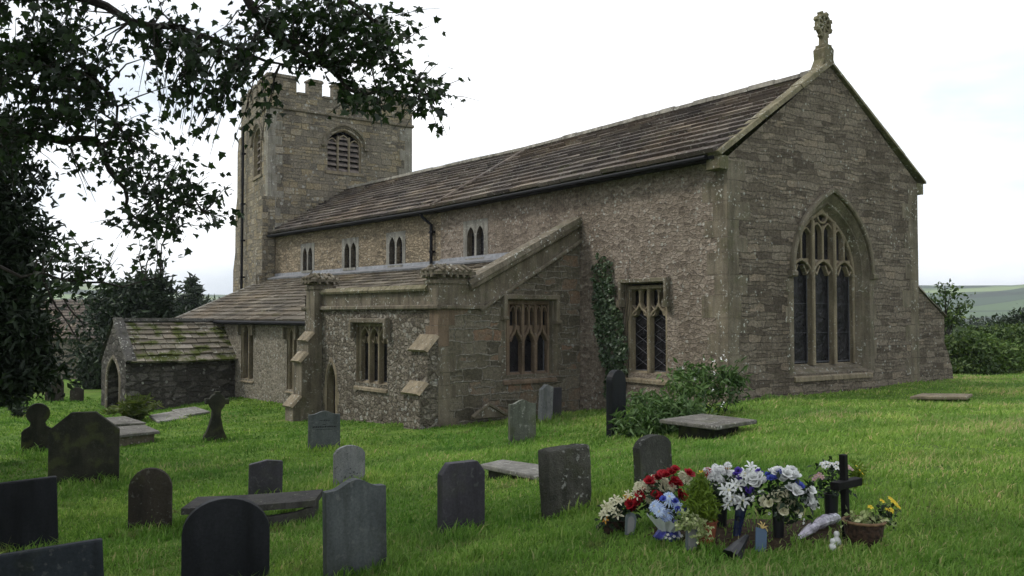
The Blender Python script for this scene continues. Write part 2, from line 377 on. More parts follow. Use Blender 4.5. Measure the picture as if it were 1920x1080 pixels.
M['chapel'] = stone_mat('rubble_lichened', [(.065, .055, .043), (.13, .112, .088), (.18, .157, .125), (.225, .2, .163), (.36, .335, .29)], .16, .10, (.125, .11, .086), 'vor', .05, .85, .05, .04, .4, .10, 8.5, .95, 5, .8)
M['chapel_east'] = stone_mat('rubble_mortared', [(.065, .058, .044), (.125, .11, .08), (.16, .142, .106), (.19, .167, .128), (.23, .13, .08)], .52, .29, (.25, .23, .195), 'brick', .020, .2, .17, .045, .3, .10, 10, .85, 6, .5)
M['aisle'] = stone_mat('rubble_limewashed', [(.10, .088, .068), (.16, .142, .11), (.20, .178, .14), (.235, .21, .165), (.3, .27, .22)], .17, .10, (.2, .18, .145), 'vor', .05, .7, .05, .028, .35, .1, 10, .95, 7, .8)
M['porch'] = stone_mat('rubble_shaded', [(.030, .028, .025), (.058, .053, .047), (.082, .075, .066), (.11, .10, .09), (.17, .16, .145)], .36, .17, (.05, .046, .04), 'vor', .05, .3, .07, .05, .4, .14, 9, .9, 8)  # stone palette darkened to hold the shade lying on the porch front
M['dress'] = plain_stone('dressed_sandstone', (.165, .136, .092), (.25, .208, .145), .22, .006, moss=.12)
M['dress_dark'] = plain_stone('dressed_sandstone_weathered', (.105, .088, .062), (.195, .168, .128), .4, .008, moss=.28)
M['dress_orange'] = plain_stone('dressed_sandstone_rusty', (.135, .098, .068), (.205, .152, .108), .08, .006)
M['dress_grey'] = plain_stone('dressed_stone_grey', (.165, .157, .138), (.235, .225, .20), .3, .006)
M['coping'] = plain_stone('coping_stone', (.125, .108, .065), (.215, .19, .125), .4, .01, moss=.4)
M['quoin_t'] = plain_stone('tower_quoin', (.17, .155, .125), (.25, .235, .20), .35, .006, moss=.15)
M['slate'] = slate_mat('stone_slates', [(.042, .036, .034), (.074, .062, .056), (.102, .086, .076), (.135, .114, .098), (.22, .19, .155)], .14, .4)
M['slate_brown'] = slate_mat('stone_slates_brown', [(.055, .047, .038), (.085, .073, .058), (.115, .099, .078), (.145, .125, .098), (.21, .185, .145)], .22, .35, (.10, .09, .03))
M['slate_moss'] = slate_mat('stone_slates_mossy', [(.08, .068, .05), (.13, .112, .085), (.17, .15, .115), (.23, .2, .16), (.31, .28, .24)], .66, .55, (.065, .076, .02))
M['ridge'] = plain_stone('ridge_stone', (.13, .12, .10), (.30, .28, .24), .6, .012, moss=.2)
M['lead'] = flat('lead_flashing', (.19, .195, .21), .5, .5, .2, 6, .004)
M['iron'] = flat('black_iron', (.006, .006, .008), .65, .2, .2)
g_ = G('window_glass'); p_ = g_.geo()
M['glass'] = g_.fin(g_.ramp(g_.noise(p_, 3.0, 5), [(.35, (.004, .004, .005)), (.7, (.020, .018, .020))]), g_.ramp(g_.noise(p_, 9, 2), [(.3, (.25,) * 3), (.7, (.55,) * 3)]), .22); g_.bump(g_.noise(p_, 6, 3), .05, 1.0)
M['came'] = flat('glazing_bar', (.09, .09, .10), .6, .3)
M['louvre'] = flat('louvre_slate', (.16, .135, .12), .8, .2, .35, 6, .006)
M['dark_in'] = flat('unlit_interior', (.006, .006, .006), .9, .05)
M['door'] = flat('old_oak', (.022, .018, .014), .7, .3, .4, 12, .004)
M['bark'] = plain_stone('bark', (.022, .018, .015), (.055, .047, .04), .1, .02, scale=2)
# ------------------------------------------------------------------ ground sheet
def build_ground():
    def axis(lo, hi, near_lo, near_hi, step):
        a = list(np.arange(near_lo, near_hi + 1e-6, step)); d = step
        x = near_hi
        while x < hi: d *= 1.16; x += d; a.append(x)
        d = step; x = near_lo; b = []
        while x > lo: d *= 1.16; x -= d; b.append(x)
        return np.array(b[::-1] + a)
    xs, ys = axis(-3200, 3200, -20, 20, .22), axis(-400, 3600, 0, 36, .22)
    X, Y = np.meshgrid(xs, ys); Z = ground(X.ravel(), Y.ravel())
    V = np.c_[X.ravel(), Y.ravel(), Z]; nx, ny = len(xs), len(ys)
    i = (np.arange(ny - 1)[:, None] * nx + np.arange(nx - 1)[None, :]).ravel()
    F = np.c_[i, i + 1, i + 1 + nx, i + nx]
    g = G('turf_and_fields'); p = g.geo()
    n1 = g.noise(p, 2.2, 5); n2 = g.noise(p, .45, 4); fine = g.noise(p, 30, 4, .7)
    near = g.ramp(n1, [(.3, (.05, .095, .014)), (.5, (.09, .165, .025)), (.7, (.15, .21, .045))])
    near = g.mix(g.math('MULTIPLY', g.ss(n2, .52, .68), .55), near, (.13, .15, .045))
    near = g.mix(g.math('MULTIPLY', g.ss(g.noise(p, 1.3, 6, .65), .62, .7), .6), near, (.075, .055, .03))
    near = g.mix(1.0, near, g.ramp(fine, [(.25, (.55, .55, .55)), (.75, (1.35, 1.35, 1.35))]), 'MULTIPLY')
    vo = g.n('ShaderNodeTexVoronoi', {'Vector': g.map(p, (1 / 120, 1 / 85, 0)), 'Scale': 1.0, 'Randomness': .9}, voronoi_dimensions='2D')
    fr = g.n('ShaderNodeSeparateColor', {0: vo.outputs['Color']}).outputs[0]
    far = g.ramp(fr, [(.1, (.03, .055, .028)), (.35, (.07, .115, .04)), (.6, (.16, .22, .085)), (.85, (.24, .285, .12)), (1.0, (.04, .07, .035))])
    wood = g.ss(g.noise(p, .006, 4), .55, .58)
    far = g.mix(wood, far, (.018, .03, .014))
    ed = g.n('ShaderNodeTexVoronoi', {'Vector': g.map(p, (1 / 120, 1 / 85, 0)), 'Scale': 1.0, 'Randomness': .9}, voronoi_dimensions='2D', feature='DISTANCE_TO_EDGE').outputs[0]
    far = g.mix(g.ss(ed, .05, .03), far, (.02, .035, .015))
    dist = g.n('ShaderNodeVectorMath', {0: p}, operation='LENGTH').outputs['Value']
    c = g.mix(g.ss(dist, 60, 120), near, far)
    g.bump(g.math('ADD', fine, n1), .03, .8)
    g.fin(c, .95, .1)
    o = mesh_np('ground', V, F, g.mat, smooth=True)
    return tag(o, 'grassy churchyard ground falling away to the valley and hills', 'ground', kind='structure')
build_ground()
# ------------------------------------------------------------------ the church
C0 = np.array([4.29, 18.0]); FS = Frame(C0, W1, -N1); FG = Frame(C0, N1, -W1)
K0 = C0 + 11.45 * W1; FN_ = Frame(K0, W2, -N2)
CH0 = np.array([-1.564, 19.25]); FCS = Frame(CH0, W2, -N2); FCE = Frame(CH0, N2, -W2)
T0 = np.array([-9.79, 36.18]); aE, aS = R(37.4), R(28.5)
NE_ = np.array([math.cos(aE), math.sin(aE)]); WS_ = np.array([-math.sin(aS), math.cos(aS)])
FTE = Frame(T0, NE_, np.array([NE_[1], -NE_[0]])); FTS = Frame(T0, WS_, np.array([-WS_[1], WS_[0]]) * 1.0)
if FTS.N @ T0 > 0: FTS.N = -FTS.N
church = empty('church', (C0[0], C0[1], gz(*C0)), 'old stone parish church with a battlemented west tower, stone slate roofs and traceried windows', 'church')
def arch(s0, s1, zs, za, n=9, tm=62, ogee=0.0):
    sm = (s0 + s1) / 2; T = R(tm); L = []
    for k in range(n + 1):
        th = T * k / n; L.append((s0 + (sm - s0) * (1 - math.cos(th)) / (1 - math.cos(T)), zs + (za - zs) * math.sin(th) / math.sin(T)))
    if ogee: L[-1] = (L[-1][0], za + ogee)
    return L + [(s0 + s1 - a, z) for a, z in reversed(L[:-1])]
def opening(s0, s1, z0, zs, za): return [(s1, z0), (s0, z0)] + arch(s0, s1, zs, za)
def rect(s0, s1, z0, z1): return [(s0, z0), (s1, z0), (s1, z1), (s0, z1)]
def roof_slope(mb, e0, e1, r0, r1, n, sw, th=.035, over=.10, jit=1.0, dim=.0, seed=1):
    q = random.Random(seed); e0, e1, r0, r1 = (np.array(a, float) for a in (e0, e1, r0, r1))
    nrm = np.cross(e1 - e0, r0 - e0); nrm /= np.linalg.norm(nrm)
    if nrm[2] < 0: nrm = -nrm
    vs_ = [0.0]; h = 1.0
    for i in range(n): vs_.append(vs_[-1] + h); h *= (1 - dim)
    vs_ = [v / vs_[-1] for v in vs_]
    slope = np.linalg.norm((r0 - e0 + r1 - e1) / 2)
    P = lambda u, v: (e0 * (1 - u) + e1 * u) * (1 - v) + (r0 * (1 - u) + r1 * u) * v
    for i in range(n):
        L = np.linalg.norm(P(1, vs_[i]) - P(0, vs_[i])); u = 0; du0 = sw / L
        tone = q.uniform(-.06, .06)
        while u < 1 - 1e-6:
            d = du0 * q.uniform(.6, 1.45); u1 = u + d
            if u1 > 1 - du0 * .4: u1 = 1
            va = vs_[i] - q.uniform(0, .02) * jit / slope - (.02 / slope if i == 0 else 0); vb = min(vs_[i + 1] + over / slope, 1.0)
            g1 = .010 / L
            lo = th + q.uniform(0, .022) * jit; t2 = th + q.uniform(-.006, .006) * jit
            dz = q.uniform(-.006, .006) * jit
            a, b, c, d_ = P(u + g1, va), P(u1 - g1, va + q.uniform(-.008, .008) * jit / slope), P(u1 - g1, vb), P(u + g1, vb)
            mb.hexa([a + nrm * (lo - t2 + dz), b + nrm * (lo - t2 + dz), c + nrm * dz * 0, d_ + nrm * dz * 0,
                     a + nrm * (lo + .022 + dz), b + nrm * (lo + .022 + dz + q.uniform(-.006, .006)), c + nrm * .018, d_ + nrm * .018], 0, min(1, max(0, q.gauss(.5, .27) + tone)))
            u = u1
    mb.poly([P(0, 0), P(1, 0), P(1, 1), P(0, 1)], 0, .2)
def capstones(mb, a, b, w, th, step, up=(0, 0, 1), side=None, seed=3, m=0):   # row of separate stones along a line
    q = random.Random(seed); a, b = np.array(a, float), np.array(b, float); L = np.linalg.norm(b - a); d = (b - a) / L; up = np.array(up, float)
    s = np.cross(d, up); s /= np.linalg.norm(s); up = np.cross(s, d); t = 0
    while t < L - 1e-6:
        t1 = min(L, t + step * q.uniform(.75, 1.3))
        if L - t1 < step * .3: t1 = L
        ww = w * q.uniform(.94, 1.05); hh = th * q.uniform(.88, 1.12); p, r_ = a + d * (t + .004), a + d * (t1 - .004)
        mb.hexa([p - s * ww, r_ - s * ww, r_ + s * ww, p + s * ww, p - s * ww * .8 + up * hh, r_ - s * ww * .8 + up * hh, r_ + s * ww * .8 + up * hh, p + s * ww * .8 + up * hh], m, q.random())
        t = t1
def window(F, name, glass_rect, depth, bars, mat, cames=(), hood=None, hoodmat=None, sill=None, fw=.05, solid=None):
    """tracery bars [(pts, width)] at the recessed plane, one pane behind, hood mould and sill as sub-parts"""
    w = MB(); Fi = F.off(-depth)
    for b in bars:
        pts, wd = b[0], b[1]; dp = b[2] if len(b) > 2 else .10
        w.ribbon(Fi, pts, wd, -.05, dp)
    if solid:
        for sp in solid: w.prism(Fi, sp, -.04, .03)
    if sill: 
        s0, s1, z0, z1 = sill
        w.hexa([F.p(s0, z0, .05), F.p(s1, z0, .05), F.p(s1, z0, -depth - .03), F.p(s0, z0, -depth - .03),
                F.p(s0, z0 + (z1 - z0) * .25, .05), F.p(s1, z0 + (z1 - z0) * .25, .05), F.p(s1, z1, -depth - .03), F.p(s0, z1, -depth - .03)])
    o = w.build(name, M[mat], church)
    if glass_rect:
        g = MB(); s0, s1, z0, z1 = glass_rect; g.poly([Fi.p(s0, z0, -.03), Fi.p(s1, z0, -.03), Fi.p(s1, z1, -.03), Fi.p(s0, z1, -.03)])
        g.build('pane', M['glass'], o)
    if cames:
        c = MB()
        for pts, wd in cames: c.ribbon(Fi, pts, wd, -.028, -.012)
        c.build('glazing_bar', M['came'], o)
    if hood:
        h = MB()
        for pts, wd, o0, o1 in hood: h.ribbon(F, pts, wd, o0, o1)
        h.build('hood_mould', M[hoodmat or mat], o)
    return o
def quoins(mb, F, s0, z0, z1, wl, ws, h, sgn=1, o=.004, m=1, seed=5, other=None):
    q = random.Random(seed); z = z0; k = 0
    while z < z1 - .08:
        hh = min(h * q.uniform(.8, 1.3), z1 - z); w = (wl if k % 2 else ws) * q.uniform(.85, 1.15)
        a, b = sorted((s0, s0 + sgn * w)); mb.fbox(F, a, b, z + .006, z + hh - .006, -.05, o, m, q.random())
        if other:
            Fo, so, sg = other; w2 = (ws if k % 2 else wl) * q.uniform(.85, 1.15)
            a, b = sorted((so, so + sg * w2)); mb.fbox(Fo, a, b, z + .006, z + hh - .006, -.05, o, m, q.random())
        z += hh; k += 1
# ---- chancel
LG = FG.px(1721, 460)[0]; MID = LG / 2; ZE, ZR = 4.80, 6.95
# east window geometry on the gable plane
sL, z506 = FG.px(1488, 506); sR, _ = FG.px(1630, 506); zS = FG.px(1560, 698)[1]; zA = FG.px(1561, 365)[1]
wl = MB(); ED = .34
eo = opening(sL, sR, zS, z506, zA)
wl.wall(FG, [(0, -1.9), (LG, -1.9), (LG, ZE - .05), (MID, ZR + .15), (0, ZE - .05)], [eo], .02)
# splayed orders of the east window
def order(mb, F, a, b, oa, ob, m=0):
    for k in range(len(a)):
        j = (k + 1) % len(a); mb.poly([F.p(*a[k], oa), F.p(*a[j], oa), F.p(*b[j], ob), F.p(*b[k], ob)], m)
def inset_open(d, dz, da): return opening(sL + d, sR - d, zS + dz, z506, zA - da)
o1, o2, o3, o4 = eo, inset_open(.07, .05, .13), inset_open(.10, .08, .18), inset_open(.20, .16, .36)
order(wl, FG, o1, o2, 0, -.12, 1); order(wl, FG, o2, o3, -.12, -.12, 1); order(wl, FG, o3, o4, -.12, -ED, 1)
quoins(wl, FG, 0, -.9, ZE - .1, .62, .34, .36, 1, .005, 1, 5, (FS, 0, 1)); quoins(wl, FG, LG, -.9, ZE - .1, .6, .34, .34, -1, .005, 1, 6)
# jamb stones round the east window
quoins(wl, FG, sL - .012, zS - .02, z506, .26, .15, .33, -1, .004, 1, 8); quoins(wl, FG, sR + .012, zS - .02, z506, .26, .15, .33, 1, .004, 1, 9)
wl.build('gable_wall', [M['gable'], M['dress_dark']], church)
sl4, sr4 = sL + .20, sR - .20; W4 = sr4 - sl4; th_ = W4 / 3; zs0 = zS + .16; za4 = zA - .36
zl = z506 - .02; zlh = z506 + .30                      # springing and apex of the three light heads
bars = [(o4 , .07, .06)]
bars[0] = (o4[1:] + [o4[0]], .08, .08)
def arch_z(s):                                         # height of the inner arch above s
    P = o4[2:]
    for a, b in zip(P, P[1:]):
        if min(a[0], b[0]) - 1e-9 <= s <= max(a[0], b[0]) + 1e-9: return a[1] + (b[1] - a[1]) * ((s - a[0]) / max(b[0] - a[0], 1e-9))
    return za4
for k in (1, 2): bars.append(([(sl4 + th_ * k, zs0), (sl4 + th_ * k, arch_z(sl4 + th_ * k) - .02)], .105, .14))
for k in range(3):
    a, b = sl4 + th_ * k + .03, sl4 + th_ * (k + 1) - .03
    bars.append((arch(a, b, zl - .06, zlh - .04, 7, 70), .06, .11))
    for sg in (0, 1):                                   # cusps
        e = a if sg == 0 else b; mid = (a + b) / 2; q = e + (mid - e) * .42
        bars.append(([(e, zl + .10), (q, zl - .03), ((e + mid) / 2 + (mid - e) * .22, zl + .16)], .04, .08))
zp = z506 + .98
sup = [sl4 + th_ * .5, sl4 + th_ * 1.5, sl4 + th_ * 2.5]
for s_ in sup: bars.append(([(s_, zlh - .05), (s_, min(zp + .05, arch_z(s_) - .02))], .065, .10))
edges = [sl4 + th_ * .5, sl4 + th_, sl4 + th_ * 1.5, sl4 + th_ * 2, sl4 + th_ * 2.5]
for a, b in zip(edges, edges[1:]):
    zt = min(zp, arch_z(a) - .1, arch_z(b) - .1) if 0 else zp - (.0 if sl4 + th_ <= a < sl4 + th_ * 2 else .12)
    bars.append((arch(a + .02, b - .02, zt - .12, zt + .10, 6, 66), .045, .09))
mm = (sl4 + sr4) / 2; ze = zp + .36
bars.append(([(mm + .17 * math.sin(t) * (1 - .25 * math.cos(t)), ze + .25 * math.cos(t)) for t in np.linspace(0, 2 * math.pi, 17)[:-1]] + [(mm, ze + .25)], .05, .09))
bars.append(([(mm - .11, ze - .02), (mm, ze + .05), (mm + .11, ze - .02)], .035, .08))
solids = []
for k in (0, 1, 2):                                     # spandrels above the light heads
    a, b = sl4 + th_ * k + .03, sl4 + th_ * (k + 1) - .03; A = arch(a, b, zl - .06, zlh - .04, 7, 70); h = len(A) // 2
    for part in (A[:h + 1], A[h:]):
        e = part[0] if part is not A[h:] and part[0][0] == a else part[-1]
        corner = (a, zlh + .0) if part[0][0] == a else (b, zlh + .0)
        solids.append(list(part) + [corner] if part[0][0] == a else list(part) + [corner])
hz = z506 - .03
hood_pts = [(sL - .07, hz)] + arch(sL - .07, sR + .07, z506, zA + .10, 12) + [(sR + .07, hz)]
hoods = [(hood_pts, .11, -.02, .09)]
for s_ in (sL - .09, sR + .09): hoods.append(([(s_ - .09, hz - .05), (s_ + .09, hz - .05)], .13, -.02, .12))
cam_ = []
for k in range(3): 
    a, b = sl4 + th_ * k + .06, sl4 + th_ * (k + 1) - .06
    cam_.append(([(a, zs0 + .06), (b, zs0 + .06), (b, zl)], .02)); 
    for j in (2, 4): cam_.append(([(a, zs0 + .06 + j * .32), (b, zs0 + .06 + j * .32)], .008))
window(FG, 'window', (sl4, sr4, zs0, za4), ED, bars, 'dress', cam_, hoods, 'dress_dark', (sL - .02, sR + .02, zS - .16, zS + .18), solid=solids)
# gable coping, kneelers
cp = MB()
capl = FG.p(-.26, ZE - .05, -.09); capm = FG.p(MID, ZR + .155, -.09); capr = FG.p(LG + .26, ZE - .05, -.09)
for a, b, sd in ((capl, capm, 1), (capr, capm, 2)): capstones(cp, a, b, .175, .095, .8, (0, 0, 1), seed=sd)
for a, b in ((-.24, .03), (LG - .03, LG + .24)): cp.fbox(FG, a, b, ZE - .30, ZE - .03, -.34, .015)
cp.build('gable_coping', M['coping'], church, bevel=.012)
# gable cross
fx = MB(); FX = FG.off(-.16); zc0 = ZR + .22; s0_ = MID
fx.prism(FX, [(s0_ - .27, zc0 - .14), (s0_ + .27, zc0 - .14), (s0_ + .15, zc0 + .08), (s0_ + .17, zc0 + .30), (s0_ + .10, zc0 + .36), (s0_ - .10, zc0 + .36), (s0_ - .17, zc0 + .30), (s0_ - .15, zc0 + .08)], -.15, .15)
fx.fbox(FX, s0_ - .12, s0_ + .12, zc0 + .35, zc0 + .41, -.13, .13)
fx.prism(FX, [(s0_ - .085, zc0 + .41), (s0_ + .085, zc0 + .41), (s0_ + .07, zc0 + .66), (s0_ - .07, zc0 + .66)], -.07, .07)
zw = zc0 + .87
ringp = [(s0_ + .205 * math.cos(t), zw + .225 * math.sin(t)) for t in np.linspace(0, 2 * math.pi, 25)[:-1]]
fx.ribbon(FX, ringp, .07, -.05, .05, closed=True)
for k in range(4):
    t = math.pi / 4 + k * math.pi / 2; fx.ribbon(FX, [(s0_, zw), (s0_ + .2 * math.cos(t), zw + .2 * math.sin(t))], .045, -.04, .04)
    t = k * math.pi / 2; fx.ribbon(FX, [(s0_ + .05 * math.cos(t), zw + .05 * math.sin(t)), (s0_ + .2 * math.cos(t), zw + .2 * math.sin(t))], .06, -.045, .045)
for k in range(8):
    t = k * math.pi / 4 + math.pi / 8; c = (s0_ + .255 * math.cos(t), zw + .275 * math.sin(t)); dt = (-math.sin(t) * .045, math.cos(t) * .045)
    fx.ribbon(FX, [(c[0] - dt[0], c[1] - dt[1]), (c[0] + dt[0], c[1] + dt[1])], .065, -.052, .052)
fx.build('cross_finial', M['coping'], church, bevel=.01)
# north-east buttress seen beyond the gable edge
bt = MB(); bp = [FG.px(*a) for a in ((1772, 594), (1772, 642), (1779, 660), (1787, 690), (1789, 712))]; t5 = FG.px(1722, 540)
bt.prism(FG, [(LG + .002, t5[1]), (LG + .002, -1.2)] + [(bp[-1][0], -1.2)] + bp[::-1], -.75, -.02)
bt.build('buttress', M['gable'], church)
bc = MB(); a = FG.p(LG - .02, t5[1] + .02, -.38); b = FG.p(bp[0][0] + .05, bp[0][1] + .0, -.38); capstones(bc, b, a, .42, .09, .5); bc.build('buttress_coping', M['dress_dark'], church)
# south wall of the chancel with the square-headed window and the clerestory light
def box_px(F, x0, x1, ytop, ybot, xm=None):
    xm = (x0 + x1) / 2; return F.px(x1, (ytop + ybot) / 2)[0], F.px(x0, (ytop + ybot) / 2)[0], F.px(xm, ybot)[1], F.px(xm, ytop)[1]
S0, S1, SZ0, SZ1 = box_px(FS, 1173, 1251, 531, 700)
def clere(F, x0, x1, ytop, ybot, body=None):
    return box_px(F, x0, x1, ytop, ybot)
c4 = clere(FS, 876, 908, 424, 484)
ws = MB(); sd = .24
def lancets(c): 
    a, b, z0, z1 = c; m_ = (a + b) / 2; g_ = (b - a) * .06; zs_ = z1 - (b - a) * .38
    return [opening(a + .01, m_ - g_, z0, zs_, z1), opening(m_ + g_, b - .01, z0, zs_, z1)]
h4 = lancets(c4)
ws.wall(FS, [(0, -1.9), (11.45, -1.9), (11.45, ZE - .05), (0, ZE - .05)], [rect(S0, S1, SZ0, SZ1)] + h4, sd, 0, 0, 1)
ws.build('chancel_wall', [M['chancel'], M['dress']], church)
def clere_window(F, c, name='window', mat='dress_grey'):
    a, b, z0, z1 = c; m_ = (a + b) / 2; e = (b - a) * .22; hs = lancets(c); w = MB()
    # pale ashlar surround with the two openings cut through it
    w.wall(F.off(.012), [(a - e, z0 - .06), (b + e, z0 - .06), (b + e, z1 + e * .9), (a - e, z1 + e * .9)], hs, .22)
    for x0, x1, zz0, zz1 in ((a - e, a - e + .0, 0, 0),): pass
    w.fbox(F, a - .03, b + .03, z0 - .09, z0 + .0, -.04, .05)
    o = w.build(name, M[mat], church)
    g = MB(); g.poly([F.p(a, z0, -.16), F.p(b, z0, -.16), F.p(b, z1 + .05, -.16), F.p(a, z1 + .05, -.16)]); g.build('pane', M['glass'], o)
    k = MB()
    for q0, q1 in ((a + .04, m_ - .05), (m_ + .05, b - .04)):
        for j in range(1, 7): k.ribbon(F, [(q0, z0 + (z1 - z0) * j / 8), (q1, z0 + (z1 - z0) * j / 8)], .012, -.158, -.14)
        for j in (1, 2): k.ribbon(F, [(q0 + (q1 - q0) * j / 3, z0), (q0 + (q1 - q0) * j / 3, z1 - .1)], .012, -.158, -.14)
    k.build('glazing_bar', M['came'], o)
    return o
clere_window(FS, c4)
i0, i1 = S0 + .06, S1 - .06; zh = FS.px(1217, 538)[1]; zm = FS.px(1217, 584)[1]; q4 = (i1 - i0) / 4; q2 = (i1 - i0) / 2
bars = [([(i0, SZ0), (i0, zh), (i1, zh), (i1, SZ0)], .09, .14), ([(i0 + q2, SZ0), (i0 + q2, zh)], .10, .12)]
solids = []
for k in range(4):
    a = i0 + q4 * k; bars.append((arch(a + .02, a + q4 - .02, zh - .13, zh - .01, 6, 75), .04, .08)); bars.append(([(a + q4, zh), (a + q4, zm + .10)], .045, .09))
    bars.append(([(a + .02, zh - .12), (a + .02, zm + .16), (a + q4 * .5, zm + .04)] if k % 2 == 0 else [(a + q4 - .02, zh - .12), (a + q4 - .02, zm + .16), (a + q4 * .5, zm + .04)], .035, .07))
for k in range(2):
    a, b = i0 + q2 * k + .02, i0 + q2 * (k + 1) - .02; m_ = (a + b) / 2
    L = [(a, zm - .12), (a + (m_ - a) * .35, zm - .01), (a + (m_ - a) * .7, zm + .05), (m_, zm + .17)]
    full = L + [(a + b - p, z) for p, z in reversed(L[:-1])]; bars.append((full, .055, .10))
    bars.append(([(a, zm - .12), (a + (m_ - a) * .5, zm - .07), (a + (m_ - a) * .62, zm + .02)], .035, .08)); bars.append(([(b, zm - .12), (b - (m_ - a) * .5, zm - .07), (b - (m_ - a) * .62, zm + .02)], .035, .08))
zt = SZ1 + .06; zb = FS.px(1217, 567)[1]
hoods = [([(S0 - .05, zb), (S0 - .05, zt), (S1 + .07, zt), (S1 + .07, zb)], .10, -.02, .13)]
for s_ in (S0 - .05, S1 + .09): hoods.append(([(s_, zb - .10), (s_, zb + .06)], .17, -.02, .16))
cam_ = []
for k in range(2):
    a, b = i0 + q2 * k + .06, i0 + q2 * (k + 1) - .06; H = zm - .1 - SZ0; cam_.append(([(a, SZ0 + .05), (b, SZ0 + .05)], .02)); cam_.append(([(a, SZ0 + .05), (a, zm - .1)], .014))
    for j in range(5):
        z_ = SZ0 + .1 + H * j / 5; cam_.append(([(a, z_), (b, z_ + H * .2)], .006)); cam_.append(([(b, z_), (a, z_ + H * .2)], .006))
window(FS, 'window', (i0 - .1, i1 + .1, SZ0, SZ1 + .1), .18, bars, 'dress', cam_, hoods, 'dress_dark', (S0 - .05, S1 + .05, SZ0 - .22, SZ0 + .05))
# chancel + nave roofs
rf = MB()
e_o = .30
er0, er1 = FS.p(.02, ZE + .03, e_o), FS.p(11.45, ZE + .03, e_o)
rr0, rr1 = FS.p(.02, ZR, -MID), FS.p(11.45, ZR, -MID)
roof_slope(rf, er0, er1, rr0, rr1, 13, .60, .07, .10, 1.0, .025, 11)
nr0, nr1 = FS.p(.02, ZE + .03, -LG - e_o), FS.p(11.45, ZE + .03, -LG - e_o); rf.poly([nr0, nr1, rr1, rr0])
rf.build('chancel_roof', M['slate'], church)
rf = MB()
NL = 11.75; en0, en1 = FN_.p(0, ZE + .03, e_o), FN_.p(NL, ZE + .03, e_o); rn0 = rr1; rn1 = FN_.p(NL, ZR - .03, -MID)
roof_slope(rf, en0, en1, rn0, rn1, 14, .55, .065, .10, 1.0, .025, 12)
rf.poly([nr1, FN_.p(NL, ZE, -LG - e_o), rn1, rn0])
rf.build('nave_roof', M['slate'], church)
rg = MB(); up = lambda p, d: (p[0], p[1], p[2] + d)
capstones(rg, up(rr0, .0), up(rr1, .0), .17, .12, .62, seed=5); capstones(rg, up(rn0, 0), up(rn1, 0), .16, .11, .6, seed=6)
rg.build('ridge_stones', M['ridge'], church, bevel=.015)
vg = MB(); capstones(vg, up(er1, .07), up(rr1, .07), .15, .05, .5, seed=7); vg.build('verge_stones', M['slate'], church)
# nave clerestory wall
wn_ = MB(); cl = [clere(FN_, 568, 586, 464, 507), clere(FN_, 646, 668, 455, 502), clere(FN_, 730, 755, 444, 497)]
holes = []
for c in cl: holes += lancets(c)
wn_.wall(FN_, [(0, -1.9), (NL, -1.9), (NL, ZE - .05), (0, ZE - .05)], holes, .2)
wn_.build('nave_wall', [M['nave']], church)
for c in cl: clere_window(FN_, c)
# eaves gutter and downpipe
gt = MB()
gt.tube([FS.p(.25, ZE - .06, e_o + .04), FS.p(11.45, ZE - .06, e_o + .04), FN_.p(.05, ZE - .06, e_o + .04), FN_.p(NL, ZE - .06, e_o + .04)], .048, 8)
gt.fbox(FS, .12, 11.4, ZE - .10, ZE - .02, .0, e_o - .03); gt.fbox(FN_, .05, NL, ZE - .10, ZE - .02, .0, e_o - .03)
gt.build('gutter', M['iron'], church)
dp = MB(); sd_, _ = FN_.px(813, 450)
dp.tube([FN_.p(sd_ + .25, ZE - .08, e_o + .02), FN_.p(sd_ + .22, ZE - .2, e_o - .02), FN_.p(sd_, ZE - .45, .09), FN_.p(sd_, 3.15, .09)], .05, 8)
for z in (4.1, 3.5): dp.fbox(FN_, sd_ - .09, sd_ + .09, z, z + .06, 0, .12)
dp.build('downpipe', M['iron'], church)
# ---- tower
tw = MB(); LE = FTE.px(772.5, 290)[0]; LS = FTS.px(451.5, 300)[0]
zst = FTE.px(650, 219)[1]
bw = box_px(FTE, 614, 677, 246, 322); b0, b1 = FTE.px(614, 290)[0], FTE.px(677, 290)[0]; bz0, bz1 = FTE.px(646, 323)[1], FTE.px(646, 244)[1]; bzs = FTE.px(646, 272)[1]
bop = [(b1, bz0), (b0, bz0)] + arch(b0, b1, bzs, bz1, 8, 74)
tw.wall(FTE, [(0, -1.9), (LE, -1.9), (LE, zst), (0, zst)], [bop], .3, 0, 0, 1)
q0, q1 = FTS.px(491, 290)[0], FTS.px(476, 290)[0]; qz0, qz1, qzs = FTS.px(483, 330)[1], FTS.px(484, 240)[1], FTS.px(484, 262)[1]
qop = [(q1, qz0), (q0, qz0)] + arch(q0, q1, qzs, qz1, 8, 74)
tw.wall(FTS, [(0, -1.9), (LS, -1.9), (LS, zst), (0, zst)], [qop], .35, 0, 0, 1)
PNE, PSW = T0 + NE_ * LE, T0 + WS_ * LS; PNW = PNE + WS_ * LS
def quadwall(mb, a, b, z0, z1, m=0): mb.poly([(a[0], a[1], z0), (b[0], b[1], z0), (b[0], b[1], z1), (a[0], a[1], z1)], m)
quadwall(tw, PSW, PNW, -1.9, zst); quadwall(tw, PNW, PNE, -1.9, zst)
tw.poly([(*T0, zst), (*PNE, zst), (*PNW, zst), (*PSW, zst)])
quoins(tw, FTE, 0, 4.6, zst, .6, .35, .34, 1, .006, 2, 21, (FTS, 0, 1)); quoins(tw, FTE, LE, 6.5, zst, .6, .35, .34, -1, .006, 2, 22)
tw.build('tower_wall', [M['tower'], M['dress'], M['quoin_t']], church)
